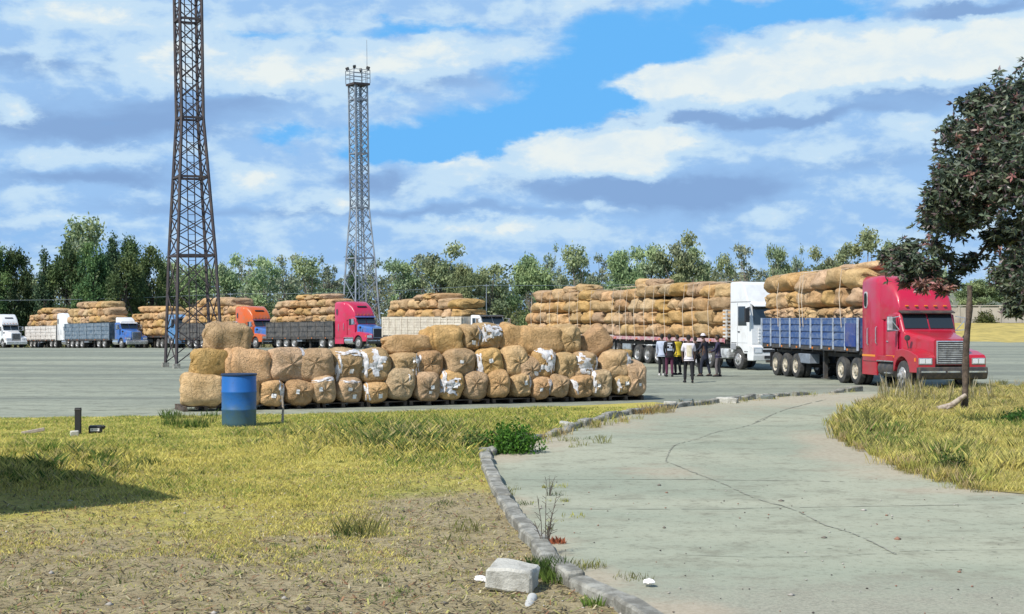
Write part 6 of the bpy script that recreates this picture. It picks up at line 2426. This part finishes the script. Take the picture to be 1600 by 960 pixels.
# ------------------------------------------------------------------ the big near tree
def near_tree():
    rng = np.random.default_rng(77)
    D = 31.0
    bx, by = (1735 - 800) / F * D, D + .5
    root = thing('broadleaf_tree', 'large dark broadleaf tree with reddish young leaves overhanging the verge', 'tree', (bx, by, 0))
    B = [(1600, 190, 70, 0), (1560, 175, 45, 0), (1525, 165, 22, 0), (1500, 210, 30, 0), (1545, 215, 45, .3), (1515, 255, 48, 0), (1580, 250, 60, 0), (1485, 285, 34, 0), (1540, 290, 45, .3), (1470, 320, 28, 0), (1505, 325, 36, 0), (1460, 345, 20, 0), (1490, 348, 26, 0),
         (1600, 275, 50, .3), (1640, 240, 100, 0), (1640, 150, 60, 0), (1590, 150, 25, 0), (1680, 300, 100, 0), (1720, 200, 110, 0), (1780, 290, 110, 0), (1820, 210, 90, 0), (1860, 300, 80, 0), (1640, 330, 40, 0), (1530, 330, 24, 0),
         (1590, 365, 40, 0), (1555, 372, 20, 0), (1600, 410, 40, 0), (1575, 430, 25, 0), (1600, 455, 28, 0), (1585, 480, 16, 0), (1650, 420, 70, 0), (1740, 420, 70, 0), (1820, 420, 70, 0),
         (1405, 398, 20, 0), (1385, 405, 13, 0), (1425, 385, 17, 0), (1440, 410, 22, 0), (1460, 385, 18, 0), (1480, 400, 22, 0), (1500, 420, 20, 0), (1455, 425, 20, 0), (1400, 420, 15, 0), (1425, 430, 15, 0), (1490, 440, 12, 0), (1520, 405, 15, 0), (1415, 408, 15, 0),
         (1415, 440, 10, .9), (1440, 447, 12, .9), (1462, 442, 12, .9), (1475, 455, 9, .9), (1450, 436, 10, .6)]
    k = F / D
    cs, ss, cc, tips, aa = [], [], [], [], []
    pal = np.array([(.075, .105, .065), (.11, .14, .08), (.055, .08, .055), (.16, .18, .11), (.13, .095, .10), (.08, .10, .07)])
    pink = np.array([(.34, .14, .14), (.27, .13, .10), (.24, .13, .12)])
    for px, py, r, red_ in B:
        dz = rng.uniform(-1.3, 1.3) if px < 1560 else rng.uniform(-2.6, 2.6)
        if py > 370 and px < 1530:
            dz = rng.uniform(-.4, .4)
        d = D + dz
        c0 = np.array(((px - 800) / F * d, d, H + (HOR - py) / F * d))
        R = r / k
        tips.append(c0)
        m = int(80 + 560 * min(R, 1.3) ** 2) if py < 372 or px > 1535 else int(24 + 120 * R ** 2)
        u = rng.normal(size=(m, 3))
        u /= np.linalg.norm(u, axis=1)[:, None]
        u *= (rng.random(m) ** .40)[:, None] * (1 + .30 * rng.normal(size=m))[:, None]
        spr = c0 + u * R * np.array([1, 1.1, .85])
        isred = rng.random(m) < (.02 + .25 * red_ + (.0 if red_ < .85 else .45))
        for sp_, rd in zip(spr, isred):
            q = 10
            o_ = rng.normal(size=(q, 3))
            o_ /= np.linalg.norm(o_, axis=1)[:, None]
            o_[:, 2] = o_[:, 2] * .7 - .18
            ln = rng.uniform(.10, .19, q)
            cs.append(sp_ + o_ * ln[:, None] * .55)
            aa.append(o_)
            ss.append(ln)
            pl = (pink if rd else pal)
            cc.append(pl[rng.integers(0, len(pl), q)] * rng.uniform(.7, 1.3, (q, 1)))
    cs, ss, cc, aa = (np.concatenate(q) for q in (cs, ss, cc, aa))
    cs -= np.array([bx, by, 0])
    n = len(cs)
    aa /= np.linalg.norm(aa, axis=1)[:, None]
    bb = np.cross(aa, rng.normal(size=(n, 3)))
    bb /= np.linalg.norm(bb, axis=1)[:, None]
    L = ss[:, None]
    v = np.stack([cs - aa * L * .5, cs + bb * L * .17 - aa * L * .05, cs + aa * L * .5, cs - bb * L * .17 - aa * L * .05], 1)
    m = attr_mat('broad_leaf', .42, .2, .5)
    me = np_mesh('crown', v.reshape(-1, 3), np.arange(4 * n).reshape(n, 4), m, np.repeat(cc[:, None], 4, 1).reshape(-1, 3))
    link(bpy.data.objects.new('crown', me), root)
    mb = MB()
    f = Vector((0, 0, 2.6))
    mb.tube([(0, 0, -.1), (.05, 0, .5), (-.05, .05, 1.6), f], [.52, .40, .36, .34], 14)
    rp = random.Random(3)
    hubs = [at(1600, 310, D) , at(1560, 318, D), at(1640, 230, D + .5), at(1760, 250, D), at(1600, 372, D), at(1540, 385, D)]
    hubs = [Vector(h) - Vector((bx, by, 0)) for h in hubs]
    mb.tube([f, f.lerp(hubs[0], .5) + Vector((0, 0, -.1)), hubs[0], hubs[1]], [.26, .19, .13, .08], 10)
    mb.tube([f, f.lerp(hubs[2], .5), hubs[2]], [.26, .2, .12], 10)
    mb.tube([f, f.lerp(hubs[3], .5), hubs[3]], [.26, .2, .12], 10)
    mb.tube([f * .9, f.lerp(hubs[4], .6) + Vector((0, 0, .25)), hubs[4], hubs[5]], [.16, .10, .06, .03], 10)
    # each spray hangs from the nearest bough already grown
    nodes = [(q, .05) for q in hubs]
    todo = [Vector(t) - Vector((bx, by, 0)) for t in tips]
    while todo:
        t, (h, hr) = min(((t, q) for t in todo for q in nodes), key=lambda z: (z[0] - z[1][0]).length)
        todo.remove(t)
        mid = h.lerp(t, .5) + Vector((rp.uniform(-.1, .1), rp.uniform(-.1, .1), rp.uniform(-.05, .12)))
        r1 = max(.006, hr * .62)
        mb.tube([h, mid, t], [hr * .85, (hr + r1) / 2.2, r1], 6, caps=False)
        nodes.append((t, r1))
    mb.build('trunk', MAT['bark_dark'], root, smooth=1.0)


near_tree()
